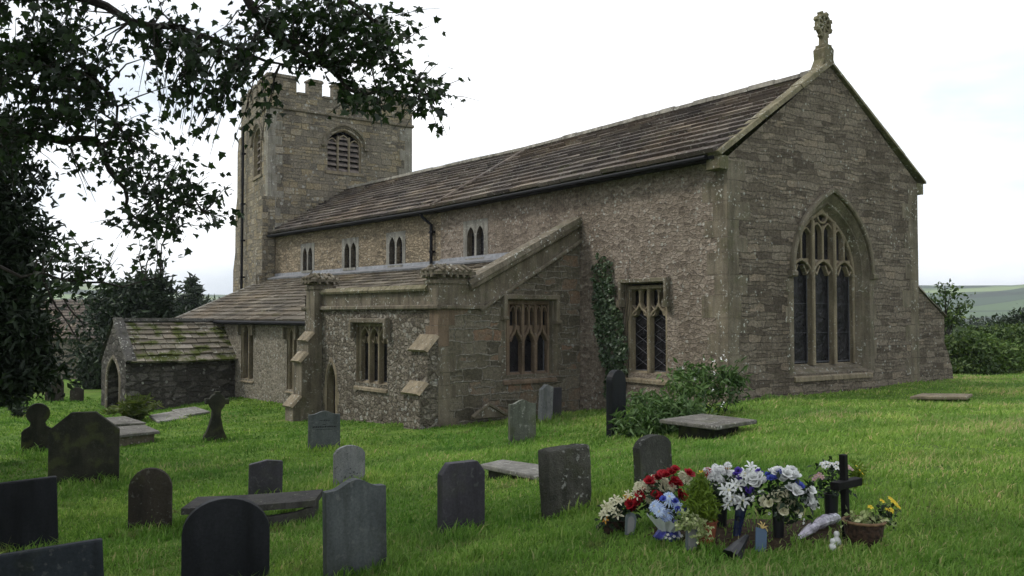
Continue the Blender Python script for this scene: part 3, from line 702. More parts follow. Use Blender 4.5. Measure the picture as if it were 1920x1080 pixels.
# parapet with battlements
pb = MB(); zc, zm_ = FTE.px(567, 178)[1], FTE.px(540, 147)[1]
mer = [(0, FTE.px(556, 200)[0]), (FTE.px(578, 200)[0], FTE.px(604, 200)[0]), (FTE.px(625, 200)[0], FTE.px(652, 200)[0]), (FTE.px(673, 200)[0], FTE.px(697, 200)[0]), (FTE.px(717, 200)[0], LE)]
def parapet(F, L, mers, sgn=1):
    pb.fbox(F, .0 + .001, L - .001, zst, zc, -.32, .0)
    for a, b in mers: pb.fbox(F, a + .001, b - .001, zc, zm_, -.32, .0)
parapet(FTE, LE, mer)
ms = [(a * LS / LE, b * LS / LE) for a, b in mer]
FTS2 = Frame(T0, WS_, FTS.N); parapet(Frame(T0 + WS_ * .0, WS_, FTS.N), LS, [(max(a, .33), b) for a, b in ms])
FTN = Frame(PNE, WS_, -FTS.N); parapet(FTN, LS, ms); FTW = Frame(PSW, NE_, -FTE.N); parapet(FTW, LE, mer)
pb.build('parapet', M['tower'], church)
pc = MB()
for F, L, mm_ in ((FTE, LE, mer), (FTS, LS, ms), (FTN, LS, ms), (FTW, LE, mer)):
    for a, b in mm_:
        pc.prism(F, [(a - .04, zm_ + .002), (b + .04, zm_ + .002), (b + .04, zm_ + .07), (b - .04, zm_ + .13), (a + .04, zm_ + .13), (a - .04, zm_ + .07)], -.36, .05)
    for (a, b), (c, d) in zip(mm_, mm_[1:]): pc.fbox(F, b + .045, c - .045, zc + .002, zc + .09, -.36, .05)
    pc.ribbon(F, [(-.06, zst - .02), (L + .06, zst - .02)], .13, -.03, .08)
pc.build('parapet_coping', M['dress_dark'], church)
# belfry windows
def belfry(F, a, b, z0, zs_, z1, depth, lights, hood=True):
    w = MB(); Fi = F.off(-depth); L = (b - a) / lights
    for k in range(1, lights): w.ribbon(Fi, [(a + L * k, z0), (a + L * k, z1 - (.28 if lights == 3 else .1))], .07, -.03, .10)
    for k in range(lights): w.ribbon(Fi, arch(a + L * k + .02, a + L * (k + 1) - .02, zs_ - (.05 if lights == 3 and k != 1 else -.12), zs_ + (.25 if lights == 3 and k != 1 else .42), 6, 70), .05, -.03, .08)
    w.ribbon(Fi, [(a, z0)] + arch(a, b, zs_, z1, 8, 74) + [(b, z0)], .08, -.03, .08)
    w.fbox(F, a - .12, b + .12, z0 - .12, z0 + .005, -depth, .05)
    o = w.build('window', M['dress'], church)
    l = MB()
    n = 6; H = (zs_ + .2 - z0) / n
    for k in range(lights):
        for j in range(n + (1 if k == 1 else 0)):
            s0, s1 = a + L * k + .05, a + L * (k + 1) - .05; z = z0 + H * j + .03
            l.hexa([Fi.p(s0, z, .06), Fi.p(s1, z, .06), Fi.p(s1, z + H * .75, -.14), Fi.p(s0, z + H * .75, -.14), Fi.p(s0, z + H * .22, .07), Fi.p(s1, z + H * .22, .07), Fi.p(s1, z + H * .9, -.13), Fi.p(s0, z + H * .9, -.13)], 0, random.random())
    l.build('louvres', M['louvre'], o)
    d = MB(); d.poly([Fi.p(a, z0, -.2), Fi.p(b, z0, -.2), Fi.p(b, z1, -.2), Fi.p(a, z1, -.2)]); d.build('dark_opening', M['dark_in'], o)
    if hood:
        h = MB(); m_ = (a + b) / 2
        P = [(a - .18, zs_ - .08)] + arch(a - .18, b + .18, zs_ + .02, z1 + .22, 9, 76) + [(b + .18, zs_ - .08)]
        h.ribbon(F, P, .11, -.02, .10); h.ribbon(F, [(p * .96 + m_ * .04, z - .09) for p, z in P[1:-1]], .06, -.02, .04)
        for s_ in (a - .22, b + .22): h.ribbon(F, [(s_ - .08, zs_ - .12), (s_ + .08, zs_ - .12)], .10, -.02, .12)
        h.build('hood_mould', M['dress_dark'], o)
belfry(FTE, b0, b1, bz0, bzs, bz1, .16, 3); belfry(FTS, q0, q1, qz0, qzs, qz1, .2, 2)
# tower buttresses, seen as steps down the left edge, and the rainwater pipe
tb = MB()
FB = Frame(T0 + WS_ * LS, FTS.N * 0 + WS_, FTS.N)
def steps(F, prof, o0, o1, m=0): tb.prism(F, prof, o0, o1, m)
tb.prism(FTS, [(LS - .55, -1.9), (LS + .95, -1.9), (LS + .95, 3.6), (LS + .55, 4.4), (LS + .55, 6.2), (LS + .22, 6.9), (LS + .22, zst - 1.1), (LS + .0, zst - .5), (LS - .5, zst - .5)], -.6, .10)
tb.prism(FTS, [(-.001 - .0, -1.9), (.62, -1.9), (.62, 6.0), (.45, 6.35), (-.001, 6.35)], -.3, .22)
tb.prism(FTS, [(.02, -1.9), (.5, -1.9), (.5, 3.05), (.02, 3.2)], -.3, .42)
tb.fbox(FTE, -.215, .02, -1.9, 6.2, -.6, .03); tb.fbox(FTE, -.35, .36, -1.9, 3.15, -.5, .10)
tb.build('buttress', M['tower'], church)
tp = MB(); sp_ = FTS.px(462, 380)[0]; tp.tube([FTS.p(sp_, zst - .2, .16), FTS.p(sp_ + .02, -1, .18)], .055, 8)
for z in (8.6, 6.4, 4.8, 3.2): tp.fbox(FTS, sp_ - .09, sp_ + .1, z, z + .07, .05, .24)
tp.build('downpipe', M['iron'], church)
# ---- chapel
LC = 6.15; zstr = FCS.px(700, 577)[1]; zpc0 = FCS.px(700, 549)[1]; zpc1 = FCS.px(700, 541)[1]
cw = MB(); cA = box_px(FCS, 668, 726, 606, 719); dA = box_px(FCS, 613, 629, 683, 776)
dop = opening(dA[0], dA[1], dA[2] - .25, dA[2] + (dA[3] - dA[2]) * .58, dA[3])
cw.wall(FCS, [(0, -2.2), (LC, -2.2), (LC, zstr), (0, zstr)], [rect(*cA[:2], cA[2], cA[3]), dop], .25, 0, 0, 1)
quoins(cw, FCS, dA[0], dA[2], dA[2] + .8, .2, .12, .3, -1, .005, 1, 31); quoins(cw, FCS, dA[1], dA[2], dA[2] + .8, .2, .12, .3, 1, .005, 1, 32)
# west return and parapet return
FCW = Frame(CH0 + W2 * LC, N2, W2); cw.wall(FCW, [(0, -2.2), (1.4, -2.2), (1.4, zpc0), (0, zpc0)], [])
cw.build('chapel_wall', [M['chapel'], M['dress']], church)
dd = MB(); dd.prism(FCS, dop, -.24, -.20); 
for j in range(1, 4): dd.ribbon(FCS, [(dA[0] + (dA[1] - dA[0]) * j / 4, dA[2] - .2), (dA[0] + (dA[1] - dA[0]) * j / 4, dA[3] - .3)], .02, -.2, -.185)
dd.build('door', M['door'], church)
dh = MB(); dh.ribbon(FCS, [(dA[0] - .06, dA[2] + .2)] + arch(dA[0] - .06, dA[1] + .06, dA[2] + (dA[3] - dA[2]) * .58, dA[3] + .12) + [(dA[1] + .06, dA[2] + .2)], .10, -.03, .02); dh.build('door_surround', M['dress'], church)
# chapel south window
a0, a1, az0, az1 = cA; L3 = (a1 - a0 - .1) / 3; bars = [([(a0 + .04, az0), (a0 + .04, az1 - .04), (a1 - .04, az1 - .04), (a1 - .04, az0)], .09, .10)]
zsp = az1 - .42
for k in (1, 2): bars.append(([(a0 + .05 + L3 * k, az0), (a0 + .05 + L3 * k, az1 - .03)], .065, .11))
for k in range(3):
    s_ = a0 + .05 + L3 * k; bars.append((arch(s_, s_ + L3, zsp, az1 - .10, 8, 66), .05, .10)); 
    bars.append(([(s_ + .02, zsp + .02), (s_ + L3 * .3, zsp - .04), (s_ + L3 * .4, zsp + .1)], .03, .06)); bars.append(([(s_ + L3 - .02, zsp + .02), (s_ + L3 * .7, zsp - .04), (s_ + L3 * .6, zsp + .1)], .03, .06))
hz1 = az1 + .06; hzb = FCS.px(697, 634)[1]
window(FCS, 'window', (a0, a1, az0, az1), .17, bars, 'dress', [([(a0 + .1 + L3 * k, az0 + .05), (a0 + L3 * (k + 1), az0 + .05)], .018) for k in range(3)],
       [([(a0 - .08, hzb), (a0 - .08, hz1), (a1 + .08, hz1), (a1 + .08, hzb)], .11, -.02, .15)], 'dress_dark', (a0 - .04, a1 + .04, az0 - .18, az0 + .05))
# chapel east wall (raking)
ce = MB(); sE = FCE.px(1090, 600)[0] + .15
rk0, rk1 = FCE.px(903, 578), FCE.px(1087, 452); ck0, ck1 = FCE.px(882, 535), FCE.px(1087, 420)
eL, eR, eZ0, eZ1 = FCE.px(949, 630)[0], FCE.px(1036, 630)[0], FCE.px(990, 702)[1], FCE.px(990, 563)[1]
slope = (rk1[1] - rk0[1]) / (rk1[0] - rk0[0])
rkE = (sE, rk1[1] + slope * (sE - rk1[0])); ckE = (sE, ck1[1] + (ck1[1] - ck0[1]) / (ck1[0] - ck0[0]) * (sE - ck1[0]))
ce.wall(FCE, [(0, -2.2), (sE, -2.2), rkE, rk0, (rk0[0], zstr), (0, zstr)], [rect(eL, eR, eZ0, eZ1)], .26, 0, 0, 1)
quoins(ce, FCE, 0, FCE.px(830, 650)[1], zstr - .02, .42, .3, .45, 1, .005, 2, 41, (FCS, 0, 1)); quoins(ce, FCE, 0, -1.3, FCE.px(830, 650)[1], .5, .34, .34, 1, .005, 1, 42)
quoins(ce, FCE, eL - .02, eZ0, eZ1 + .3, .2, .12, .35, -1, .004, 1, 43); quoins(ce, FCE, eR + .02, eZ0, eZ1 + .2, .26, .16, .35, 1, .004, 1, 44)
ce.build('chapel_wall', [M['chapel_east'], M['dress_dark'], M['dress_orange']], church)
rp = MB()   # raking parapet above the string
rp.prism(FCE, [(FCE.px(822, 560)[0] + .7, zstr + .03), (rk0[0], zstr + .03), rk0, rkE, (ckE[0], ckE[1] - .02), (ck0[0], ck0[1] - .02), (FCE.px(822, 560)[0] + .7, ck0[1] - .02)], -.30, .0)
rp.build('raking_parapet', M['dress_dark'], church)
rc = MB()
capstones(rc, FCE.p(ck0[0] - .06, ck0[1], -.14), FCE.p(ckE[0] - .12, ckE[1], -.14), .25, .10, .9, seed=17)
rc.ribbon(FCE, [(ck0[0] - .04, ck0[1] - .05), (ckE[0] - .12, ckE[1] - .05)], .14, -.02, .10)
rc.ribbon(FCE, [(0.0, zstr), (rk0[0] + .01, zstr), rk0, (rkE[0] - .1, rkE[1] - .06)], .09, -.03, .09)
rc.ribbon(FCS, [(-.08, zstr), (LC + .05, zstr)], .10, -.03, .09)
rc.build('string_course', M['dress_dark'], church)
# chapel east window tracery
Fi = FCE.off(-.22); u0, u1 = Fi.px(951, 640)[0], Fi.px(1023, 640)[0]; hz_ = Fi.px(985, 571)[1]; lz = Fi.px(985, 628)[1]; la = Fi.px(985, 612)[1]; L3 = (u1 - u0) / 3; L6 = L3 / 2
bars = [([(u0 - .05, eZ0), (u0 - .05, hz_ + .05), (u1 + .05, hz_ + .05), (u1 + .05, eZ0)], .12, .10)]
for k in (1, 2): bars.append(([(u0 + L3 * k, eZ0), (u0 + L3 * k, hz_)], .085, .12))
solids = []
for k in range(3):
    a, b = u0 + L3 * k + .02, u0 + L3 * (k + 1) - .02; m_ = (a + b) / 2
    L = [(a, lz - .14), (a + (m_ - a) * .3, lz - .02), (a + (m_ - a) * .68, lz + .06), (m_, lz + .22)]; full = L + [(a + b - p, z) for p, z in reversed(L[:-1])]
    bars.append((full, .06, .11)); bars.append(([(m_, lz + .22), (m_, hz_)], .05, .10))
    solids.append(full[:4] + [(a, lz + .22)]); solids.append([full[3]] + full[4:] + [(b, lz + .22)])
    for j in range(2): bars.append((arch(a + j * (m_ - a) + .02, a + (j + 1) * (m_ - a) - .02, hz_ - .16, hz_ - .04, 5, 75), .04, .08))
window(FCE, 'window', (u0, u1, eZ0, hz_), .22, bars, 'dress_orange', [([(u1 - .05, eZ0 + .05), (u1 - .05, lz - .1)], .02)] + [([(u0 + L3 * k + .05, eZ0 + .05), (u0 + L3 * (k + 1) - .05, eZ0 + .05)], .015) for k in range(3)],
       [([(eL - .09, FCE.px(945, 592)[1]), (eL - .09, eZ1 + .07), (eR + .10, eZ1 + .07), (eR + .10, FCE.px(1050, 600)[1])], .11, -.02, .12),
        ([(eL - .17, FCE.px(945, 596)[1]), (eL - .02, FCE.px(945, 596)[1])], .09, -.02, .14), ([(eR + .03, FCE.px(1050, 604)[1]), (eR + .18, FCE.px(1050, 604)[1])], .09, -.02, .14)], 'dress_dark', (eL - .1, eR + .1, eZ0 - .2, eZ0 + .06), solid=solids)
# chapel parapet, coping, piers with corbelled caps
pp = MB(); pp.fbox(FCS, .3, LC - .3, zstr + .03, zpc0 + .02, -.28, .0); pp.build('parapet', M['dress_dark'], church)
pk = MB(); pk.prism(Frame(FCS.O + FCS.D * .38, FCS.N, FCS.D), [(-.34, zpc0), (.08, zpc0), (.10, zpc0 + .05), (.02, zpc1 + .04), (-.28, zpc1 + .06), (-.34, zpc0 + .05)], 0, LC - .9)
pk.build('parapet_coping', M['coping'], church)
def pier(F, s0, s1, o0, o1, ztop, nm):
    p = MB(); zt = ztop
    p.fbox(F, s0, s1, zstr - .02, zt - .02, o0, o1); q = p.build('pier', M['dress_dark'], church)
    c = MB(); c.fbox(F, s0 - .03, s1 + .03, zt - .03, zt + .05, o0 - .03, o1 + .03); c.fbox(F, s0 + .01, s1 - .01, zt + .05, zt + .16, o0 + .01, o1 - .01)
    e = .11; c.fbox(F, s0 - e, s1 + e, zt + .16, zt + .23, o0 - e, o1 + e)
    m_ = .3; c.hexa([F.p(s0 - e, zt + .231, o1 + e), F.p(s1 + e, zt + .231, o1 + e), F.p(s1 + e, zt + .231, o0 - e), F.p(s0 - e, zt + .231, o0 - e),
                     F.p(s0 + (s1 - s0) * m_, zt + .37, o1 - (o1 - o0) * m_), F.p(s1 - (s1 - s0) * m_, zt + .37, o1 - (o1 - o0) * m_), F.p(s1 - (s1 - s0) * m_, zt + .37, o0 + (o1 - o0) * m_), F.p(s0 + (s1 - s0) * m_, zt + .37, o0 + (o1 - o0) * m_)])
    ns = max(3, int((s1 - s0) / .15)); no = max(3, int((o1 - o0) / .15))
    for k in range(ns):                                  # little roll corbels under and over the cap
        s_ = s0 - .03 + (s1 - s0 + .06) * (k + .5) / ns
        for oo, d in ((o1, 1), (o0, -1)): c.tube([F.p(s_, zt + .12, oo - d * .03), F.p(s_, zt + .13, oo + d * .15)], .032, 7); c.tube([F.p(s_, zt + .37, oo - d * (o1 - o0) * .3), F.p(s_, zt + .25, oo + d * .15)], .036, 7)
    for k in range(no):
        o_ = o0 - .03 + (o1 - o0 + .06) * (k + .5) / no
        for ss_, d in ((s1, 1), (s0, -1)): c.tube([F.p(ss_ - d * .03, zt + .12, o_), F.p(ss_ + d * .15, zt + .13, o_)], .032, 7); c.tube([F.p(ss_ - d * (s1 - s0) * .3, zt + .37, o_), F.p(ss_ + d * .15, zt + .25, o_)], .036, 7)
    c.build('cap', M['dress_dark'], q)
zp1 = FCE.px(845, 529)[1]
pier(FCS, -.012, .46, -.80, .012, zp1, 'e')
sw0, sw1 = LC - .95, LC - .50
zp2 = FCS.px(590, 541)[1]; pier(FCS, sw0, sw1, -.35, .22, zp2, 'w')
def stage_buttress(F, s0, s1, stages, mat, top=0.0, zbot=-2.2, zlist=None):
    """stages from the ground up: (projection, height of the top of its vertical face)"""
    B = MB(); prof = [(-.02, zbot)]; pts = []
    for k, (p, z) in enumerate(stages):
        prof += [(p, zbot if k == 0 else prof[-1][1]), (p, z)]
        nxt = stages[k + 1][0] if k + 1 < len(stages) else top
        prof.append((nxt, z + (p - nxt) * 1.0 + .03))
    prof.append((-.02, prof[-1][1]))
    clean = [prof[0]]
    for q in prof[1:]:
        if abs(q[0] - clean[-1][0]) + abs(q[1] - clean[-1][1]) > 1e-4: clean.append(q)
    FF = Frame(F.O + F.D * s0, F.N, F.D); B.prism(FF, clean, 0, s1 - s0)
    quo = MB()
    for k, (p, z) in enumerate(stages):
        nxt = stages[k + 1][0] if k + 1 < len(stages) else top
        capstones(B, F.p((s0 + s1) / 2, z - .02, p + .05), F.p((s0 + s1) / 2, z + (p - nxt) + .04, nxt - .0), (s1 - s0) / 2 + .05, .06, 9, seed=k, m=1)
    for v in range(len(B.m)): pass
    return B.build('buttress', [M[mat], M['dress']], church)
zW = lambda y: FCS.px(585, y)[1]
stage_buttress(FCS, sw0 + .003, sw1 - .003, [(.78, zW(757)), (.56, zW(676)), (.38, zW(638))], 'dress_dark', .215)
pz = MB(); pz.fbox(FCS, sw0 + .0, sw1, zW(640), zstr - .0, -.3, .215); pz.build('pier', M['dress_dark'], church)
zE = lambda y: at(800, y, 19.0)[2]
stage_buttress(FCS, .004, .62, [(.46, zE(740)), (.27, zE(659))], 'chapel', .0)
# ---- aisle: wall set back, lean-to roof, windows
AO = -1.1; FA = FCS.off(AO); SA = 18.2; zae = 1.36
w1_ = box_px(FA, 452, 475, 606, 711); w2_ = box_px(FA, 538, 556, 612, 731)
aw = MB(); aw.wall(FA, [(LC - .3, -2.4), (SA, -2.4), (SA, zae), (LC - .3, zae)], [rect(*w1_), rect(*w2_)], .22, 0, 0, 1)
FAW = Frame(FA.O + FA.D * SA, N2, W2); nw = FN_.p(NL - .2, 3.0); Lw = (np.array(nw[:2]) - FAW.O) @ N2
aw.wall(FAW, [(0, -2.4), (Lw, -2.4), (Lw, 3.0), (0, zae)], [])
aw.build('aisle_wall', [M['aisle'], M['dress']], church)
for c in (w1_, w2_):
    a, b, z0, z1 = c; m_ = (a + b) / 2; bars = [([(a, z0), (a, z1), (b, z1), (b, z0)], .10, .12), ([(m_, z0), (m_, z1)], .08, .12)]
    for s0_, s1_ in ((a, m_), (m_, b)): bars.append((arch(s0_ + .03, s1_ - .03, z1 - .3, z1 - .06, 6, 70), .05, .1))
    window(FA, 'window', (a, b, z0, z1), .16, bars, 'dress', [], [([(a - .09, z1 - .38), (a - .09, z1 + .02), (b + .09, z1 + .02), (b + .09, z1 - .38)], .1, -.02, .12)], 'dress_dark', (a - .05, b + .05, z0 - .1, z0 + .03))
ar = MB(); eo_ = -.86
KS = 6.71
roof_slope(ar, FCS.p(KS, zae + .05, eo_), FCS.p(SA + .35, zae + .05, eo_), FN_.p(0, 3.07, 0), FN_.p(NL + .25, 3.07, 0), 15, .5, .04, .1, 1.0, .03, 31)
roof_slope(ar, FCS.p(.25, zae + .10, eo_), FCS.p(KS, zae + .05, eo_), FS.p(4.9, 3.16, 0), FN_.p(0, 3.07, 0), 15, .5, .04, .1, 1.0, .03, 32)
ar.build('aisle_roof', M['slate_brown'], church)
av = MB(); capstones(av, FCS.p(SA + .36, zae + .06, eo_), FN_.p(NL + .26, 3.08, 0), .10, .05, .8, seed=41); av.build('verge_stones', M['dress_grey'], church)
ag = MB(); ag.tube([FCS.p(LC - .2, zae + .0, eo_ + .03), FCS.p(SA + .2, zae + .0, eo_ + .03)], .06, 8); ag.fbox(FA, LC - .2, SA, zae - .08, zae - .0, .002, .2); ag.build('gutter', M['iron'], church)
lf = MB(); lf.prism(Frame(FN_.O, FN_.N, FN_.D), [(-.02, 3.06), (.36, 2.99), (.38, 3.04), (.03, 3.14), (.02, 3.24), (-.02, 3.24)], 0, NL)
lf.prism(Frame(FS.O + FS.D * 5.6, FS.N, FS.D), [(-.02, 3.10), (.36, 3.03), (.38, 3.08), (.03, 3.18), (.02, 3.28), (-.02, 3.28)], 0, 5.85)
lf.build('lead_flashing', M['lead'], church)
# ---- porch
P0 = np.array([-11.92, 28.04]); FPE = Frame(P0, N2, -W2); FPS = Frame(P0, W2, -N2); LP, WP = 3.55, 2.6; zpe, zpr = .08, 1.30
pw_ = MB(); po = opening(.62, 1.98, -1.9, -.55, .18)
pw_.wall(FPE, [(0, -2.6), (LP, -2.6), (LP, zpe), (0, zpe)], [])
pw_.wall(FPS, [(0, -2.6), (WP, -2.6), (WP, zpe), (WP / 2, zpr + .05), (0, zpe)], [po], .4)
FPW = Frame(P0 + W2 * WP, N2, W2); pw_.wall(FPW, [(0, -2.6), (LP, -2.6), (LP, zpe), (0, zpe)], [])
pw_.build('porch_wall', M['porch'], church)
pd = MB(); pd.poly([FPS.p(.1, -2.3, -.9), FPS.p(WP - .1, -2.3, -.9), FPS.p(WP - .1, .3, -.9), FPS.p(.1, .3, -.9)]); pd.build('porch_door', M['door'], church)
ph = MB(); ph.ribbon(FPS, [(.56, -1.8)] + arch(.56, 2.04, -.55, .26) + [(2.04, -1.8)], .14, -.03, .03); ph.build('door_surround', M['dress_dark'], church)
pr = MB(); roof_slope(pr, FPE.p(.1, zpe + .02, .14), FPE.p(LP + .1, zpe + .02, .14), FPE.p(.1, zpr + .06, -WP / 2), FPE.p(LP + .1, zpr + .06, -WP / 2), 8, .42, .05, .08, 1.6, .05, 51)
pr.poly([FPW.p(.1, zpe, .14), FPW.p(LP, zpe, .14), FPE.p(LP, zpr + .05, -WP / 2), FPE.p(.1, zpr + .05, -WP / 2)])
pr.build('porch_roof', M['slate_moss'], church)
M['porch_cop'] = plain_stone('porch_coping', (.05, .047, .042), (.11, .104, .094), .5, .01, moss=.2)
pv = MB(); capstones(pv, FPE.p(.12, zpe + .06, .16), FPE.p(.12, zpr + .16, -WP / 2), .17, .07, .3, seed=55); capstones(pv, FPW.p(.12, zpe + .06, .16), FPE.p(.12, zpr + .16, -WP / 2), .17, .07, .3, seed=56)
capstones(pv, FPE.p(0, zpr + .09, -WP / 2), FPE.p(LP, zpr + .09, -WP / 2), .14, .09, .5, seed=57); pv.build('porch_coping', M['porch_cop'], church)
# ------------------------------------------------------------------ the house beyond the churchyard
M['house'] = stone_mat('house_rubble', [(.08, .07, .06), (.14, .12, .10), (.18, .155, .13), (.22, .2, .17)], .3, .16, (.2, .18, .15), 'vor', .05, .2, .05, .03, .4, .1, 8, .9, 9)
hp = at(178, 600, 52); hO = hp[:2]; FH = Frame(hO, np.array([-.985, -.17]), np.array([.17, -.985])); hz = -2.9
house = empty('house', (hO[0], hO[1], hz), 'grey stone house with a slate roof half hidden behind the dark trees', 'house')
hw = MB(); wo = [rect(2.2, 3.0, -1.4, -.2)]
hw.wall(FH, [(0, hz), (7.5, hz), (7.5, .25), (0, .25)], wo, .2)
FHE = Frame(hO, np.array([-.17, .985]), np.array([.985, .17])); hw.wall(FHE, [(0, hz), (5.5, hz), (5.5, .25), (2.75, 2.45), (0, .25)], [])
hw.build('wall', M['house'], house)
hr = MB(); roof_slope(hr, FH.p(-.2, .22, .25), FH.p(7.7, .22, .25), FH.p(-.2, 2.5, -2.75), FH.p(7.7, 2.5, -2.75), 14, .4, seed=61); hr.poly([FH.p(-.2, .22, -5.7), FH.p(7.7, .22, -5.7), FH.p(7.7, 2.5, -2.75), FH.p(-.2, 2.5, -2.75)])
roof_h = hr.build('roof', M['slate'], house)
hx = MB(); hx.fbox(FH, 2.17, 3.03, -1.43, -1.36, -.15, .04); hx.fbox(FH, 2.57, 2.63, -1.36, -.2, -.15, -.08); hf = hx.build('window', M['dress_grey'], house)
hg = MB(); hg.poly([FH.p(2.2, -1.4, -.14), FH.p(3, -1.4, -.14), FH.p(3, -.2, -.14), FH.p(2.2, -.2, -.14)]); hg.build('pane', M['glass'], hf)
# ------------------------------------------------------------------ headstones
M['st_black'] = plain_stone('polished_black_slate', (.008, .009, .011), (.016, .017, .020), .0, .001, .5, 1, 0, .12)
M['st_navy'] = plain_stone('dark_slate', (.011, .015, .019), (.024, .029, .035), .03, .002, .55, 1, .1, .15)
M['st_slate'] = plain_stone('green_grey_slate', (.050, .058, .060), (.085, .094, .094), .04, .002, .6, 1, .12, .3)
M['st_purple'] = plain_stone('purple_slate', (.028, .026, .033), (.050, .046, .055), .03, .002, .55, 1, .12, .3)
M['st_moss'] = plain_stone('mossy_dark_stone', (.014, .015, .010), (.036, .036, .024), .05, .008, .9, 1.3, .5, lcol=(.14, .14, .12))
M['st_brown'] = plain_stone('brown_sandstone', (.026, .022, .017), (.046, .039, .029), .06, .006, .9, 1, .25)
M['st_grey'] = plain_stone('pale_grey_stone', (.14, .145, .15), (.25, .25, .25), .7, .006, .85, 1.8, .1, lcol=(.05, .05, .05))
M['st_green'] = plain_stone('algae_grey_stone', (.085, .095, .075), (.15, .155, .13), .2, .006, .9, 1, .4)
M['st_granite'] = plain_stone('rough_granite', (.055, .055, .046), (.125, .12, .10), .3, .05, .92, 1.4, .3)
M['st_tomb'] = plain_stone('tomb_slab', (.15, .14, .125), (.27, .26, .24), .5, .008, .9, 1.2, .25)
M['st_tomb2'] = plain_stone('tomb_slab_grey', (.085, .08, .07), (.17, .16, .145), .35, .008, .9, 1.2, .3)
M['st_worn'] = plain_stone('worn_dark_stone', (.030, .031, .027), (.075, .074, .064), .16, .008, .9, 1.2, .35)
M['st_lichen'] = plain_stone('lichened_slab', (.13, .125, .11), (.24, .23, .21), .9, .01, .9, .8, .1, lcol=(.5, .5, .47))
M['st_dkslab'] = plain_stone('dark_slab', (.036, .034, .032), (.075, .07, .066), .12, .008, .85, 1.2, .25)
def arcp(cx, cz, r, t0, t1, n, rz=None): return [(cx + r * math.cos(t), cz + (rz or r) * math.sin(t)) for t in np.linspace(t0, t1, n)]
def profile(kind, w, h):
    a = w / 2
    if kind == 'flat': return [(-a, h * .985), (a, h)]
    if kind == 'round': return arcp(0, h - a, a, math.pi, 0, 15)
    if kind == 'segment': return [(-a, h * .80)] + arcp(0, h * .78, a * .96, math.pi * .93, math.pi * .07, 13, h * .22) + [(a, h * .80)]
    if kind == 'biground': return arcp(0, h * .66, a, math.pi * 1.0, 0, 17, h * .34)
    if kind == 'ogee': return [(-a, h * .90), (-a * .88, h * .905)] + [(x * a, h * (.905 + .095 * .5 * (1 + math.cos(math.pi * x / .8)))) for x in np.linspace(-.8, .8, 13)] + [(a * .88, h * .905), (a, h * .90)]
    if kind == 'chamfer': return [(-a, h * .84), (-a * .66, h), (a * .66, h), (a, h * .84)]
    if kind == 'bigchamfer': return [(-a, h * .76), (-a * .38, h), (a * .32, h), (a, h * .74)]
    if kind == 'peak': return [(-a, h * .90), (0.04 * a, h), (a, h * .96)]
    if kind == 'slant': return [(-a, h * .86), (-a * .1, h), (a * .2, h * .97), (a, h * .93)]
    if kind == 'shoulder': return [(-a, h * .40), (-a * .86, h * .46), (-a * .52, h * .52), (-a * .44, h * .60)] + arcp(0, h * .78, a * .74, math.pi * 1.15, -.15 * math.pi, 13, h * .22) + [(a * .44, h * .60), (a * .52, h * .52), (a * .86, h * .46), (a, h * .40)]
    if kind == 'celtic':
        r, zc = .155 * h, .80 * h
        return [(-a, h * .02), (-a * .62, h * .22), (-a * .36, h * .48), (-a * .34, h * .62), (-r * .95, zc - r * .62), (-r * 1.0, zc - r * .34), (-r * 1.52, zc - r * .38), (-r * 1.52, zc + r * .36), (-r * 1.0, zc + r * .32),
                (-r * .72, zc + r * .78), (-r * .34, zc + r * .95), (-r * .38, h), (r * .38, h), (r * .34, zc + r * .95), (r * .72, zc + r * .78), (r * 1.0, zc + r * .32), (r * 1.52, zc + r * .36), (r * 1.52, zc - r * .38), (r * 1.0, zc - r * .34), (r * .95, zc - r * .62), (a * .34, h * .62), (a * .36, h * .48), (a * .62, h * .22), (a, h * .02)]
STONES = []
def headstone(kind, x0, x1, yt, yb, th, mat, label, yaw=33, tilt=(0, 0), bevel=.012, name='headstone', cat='headstone', wf=1.0):
    b = ghit((x0 + x1) / 2, yb); Y = b[1]; ya = R(yaw)
    h = (yb - yt) / FPX * Y; app = (x1 - x0) / FPX * Y
    vd = -b[:2] / np.linalg.norm(b[:2]); nrm = np.array([math.sin(ya), -math.cos(ya)]); tn = np.array([math.cos(ya), math.sin(ya)])
    w = (app - th * abs(vd @ tn)) / max(abs(vd @ nrm), .3) * wf
    m = MB(); P = [(-w / 2, -.3)] + profile(kind, w, h) + [(w / 2, -.3)]
    F = Frame((0, 0), (1, 0), (0, -1)); m.prism(F, P, -th / 2, th / 2)
    o = m.build(name, mat, None, world=False, bevel=bevel)
    o.location = b; o.rotation_euler = (R(tilt[0]), R(tilt[1]), ya)
    STONES.append((b[0], b[1], w)); return tag(o, label, cat), w, h, th
H = headstone
H('flat', -22, 102, 902, 1037, .09, M['st_black'], 'wide polished black slab cut off by the left edge of the photo', 30, (0, -2))
H('flat', 8, 190, 1028, 1200, .08, M['st_navy'], 'low flat topped dark slate slab in the bottom left corner', 26, (-2, -3))
H('bigchamfer', 97, 218, 774, 906, .14, M['st_moss'], 'large mossy black gravestone with two sloping corners, in front of the chest tomb', 20)
H('shoulder', 43, 98, 757, 846, .13, M['st_moss'], 'round headed stone with shoulders, beside the large mossy black gravestone', 25)
H('round', 243, 320, 879, 993, .08, M['st_brown'], 'plain brown round topped headstone standing alone on the grass at left', 15)
H('biground', 345, 501, 936, 1125, .11, M['st_black'], 'big dark round topped headstone in front of the broken table tomb', 18)
H('ogee', 608, 725, 900, 1077, .09, M['st_slate'], 'green grey slate headstone with a curved ogee top in the near foreground', 33, (0, -1))
H('peak', 466, 528, 863, 936, .09, M['st_purple'], 'small dark low peaked headstone standing behind the broken table tomb', 22, (0, 1))
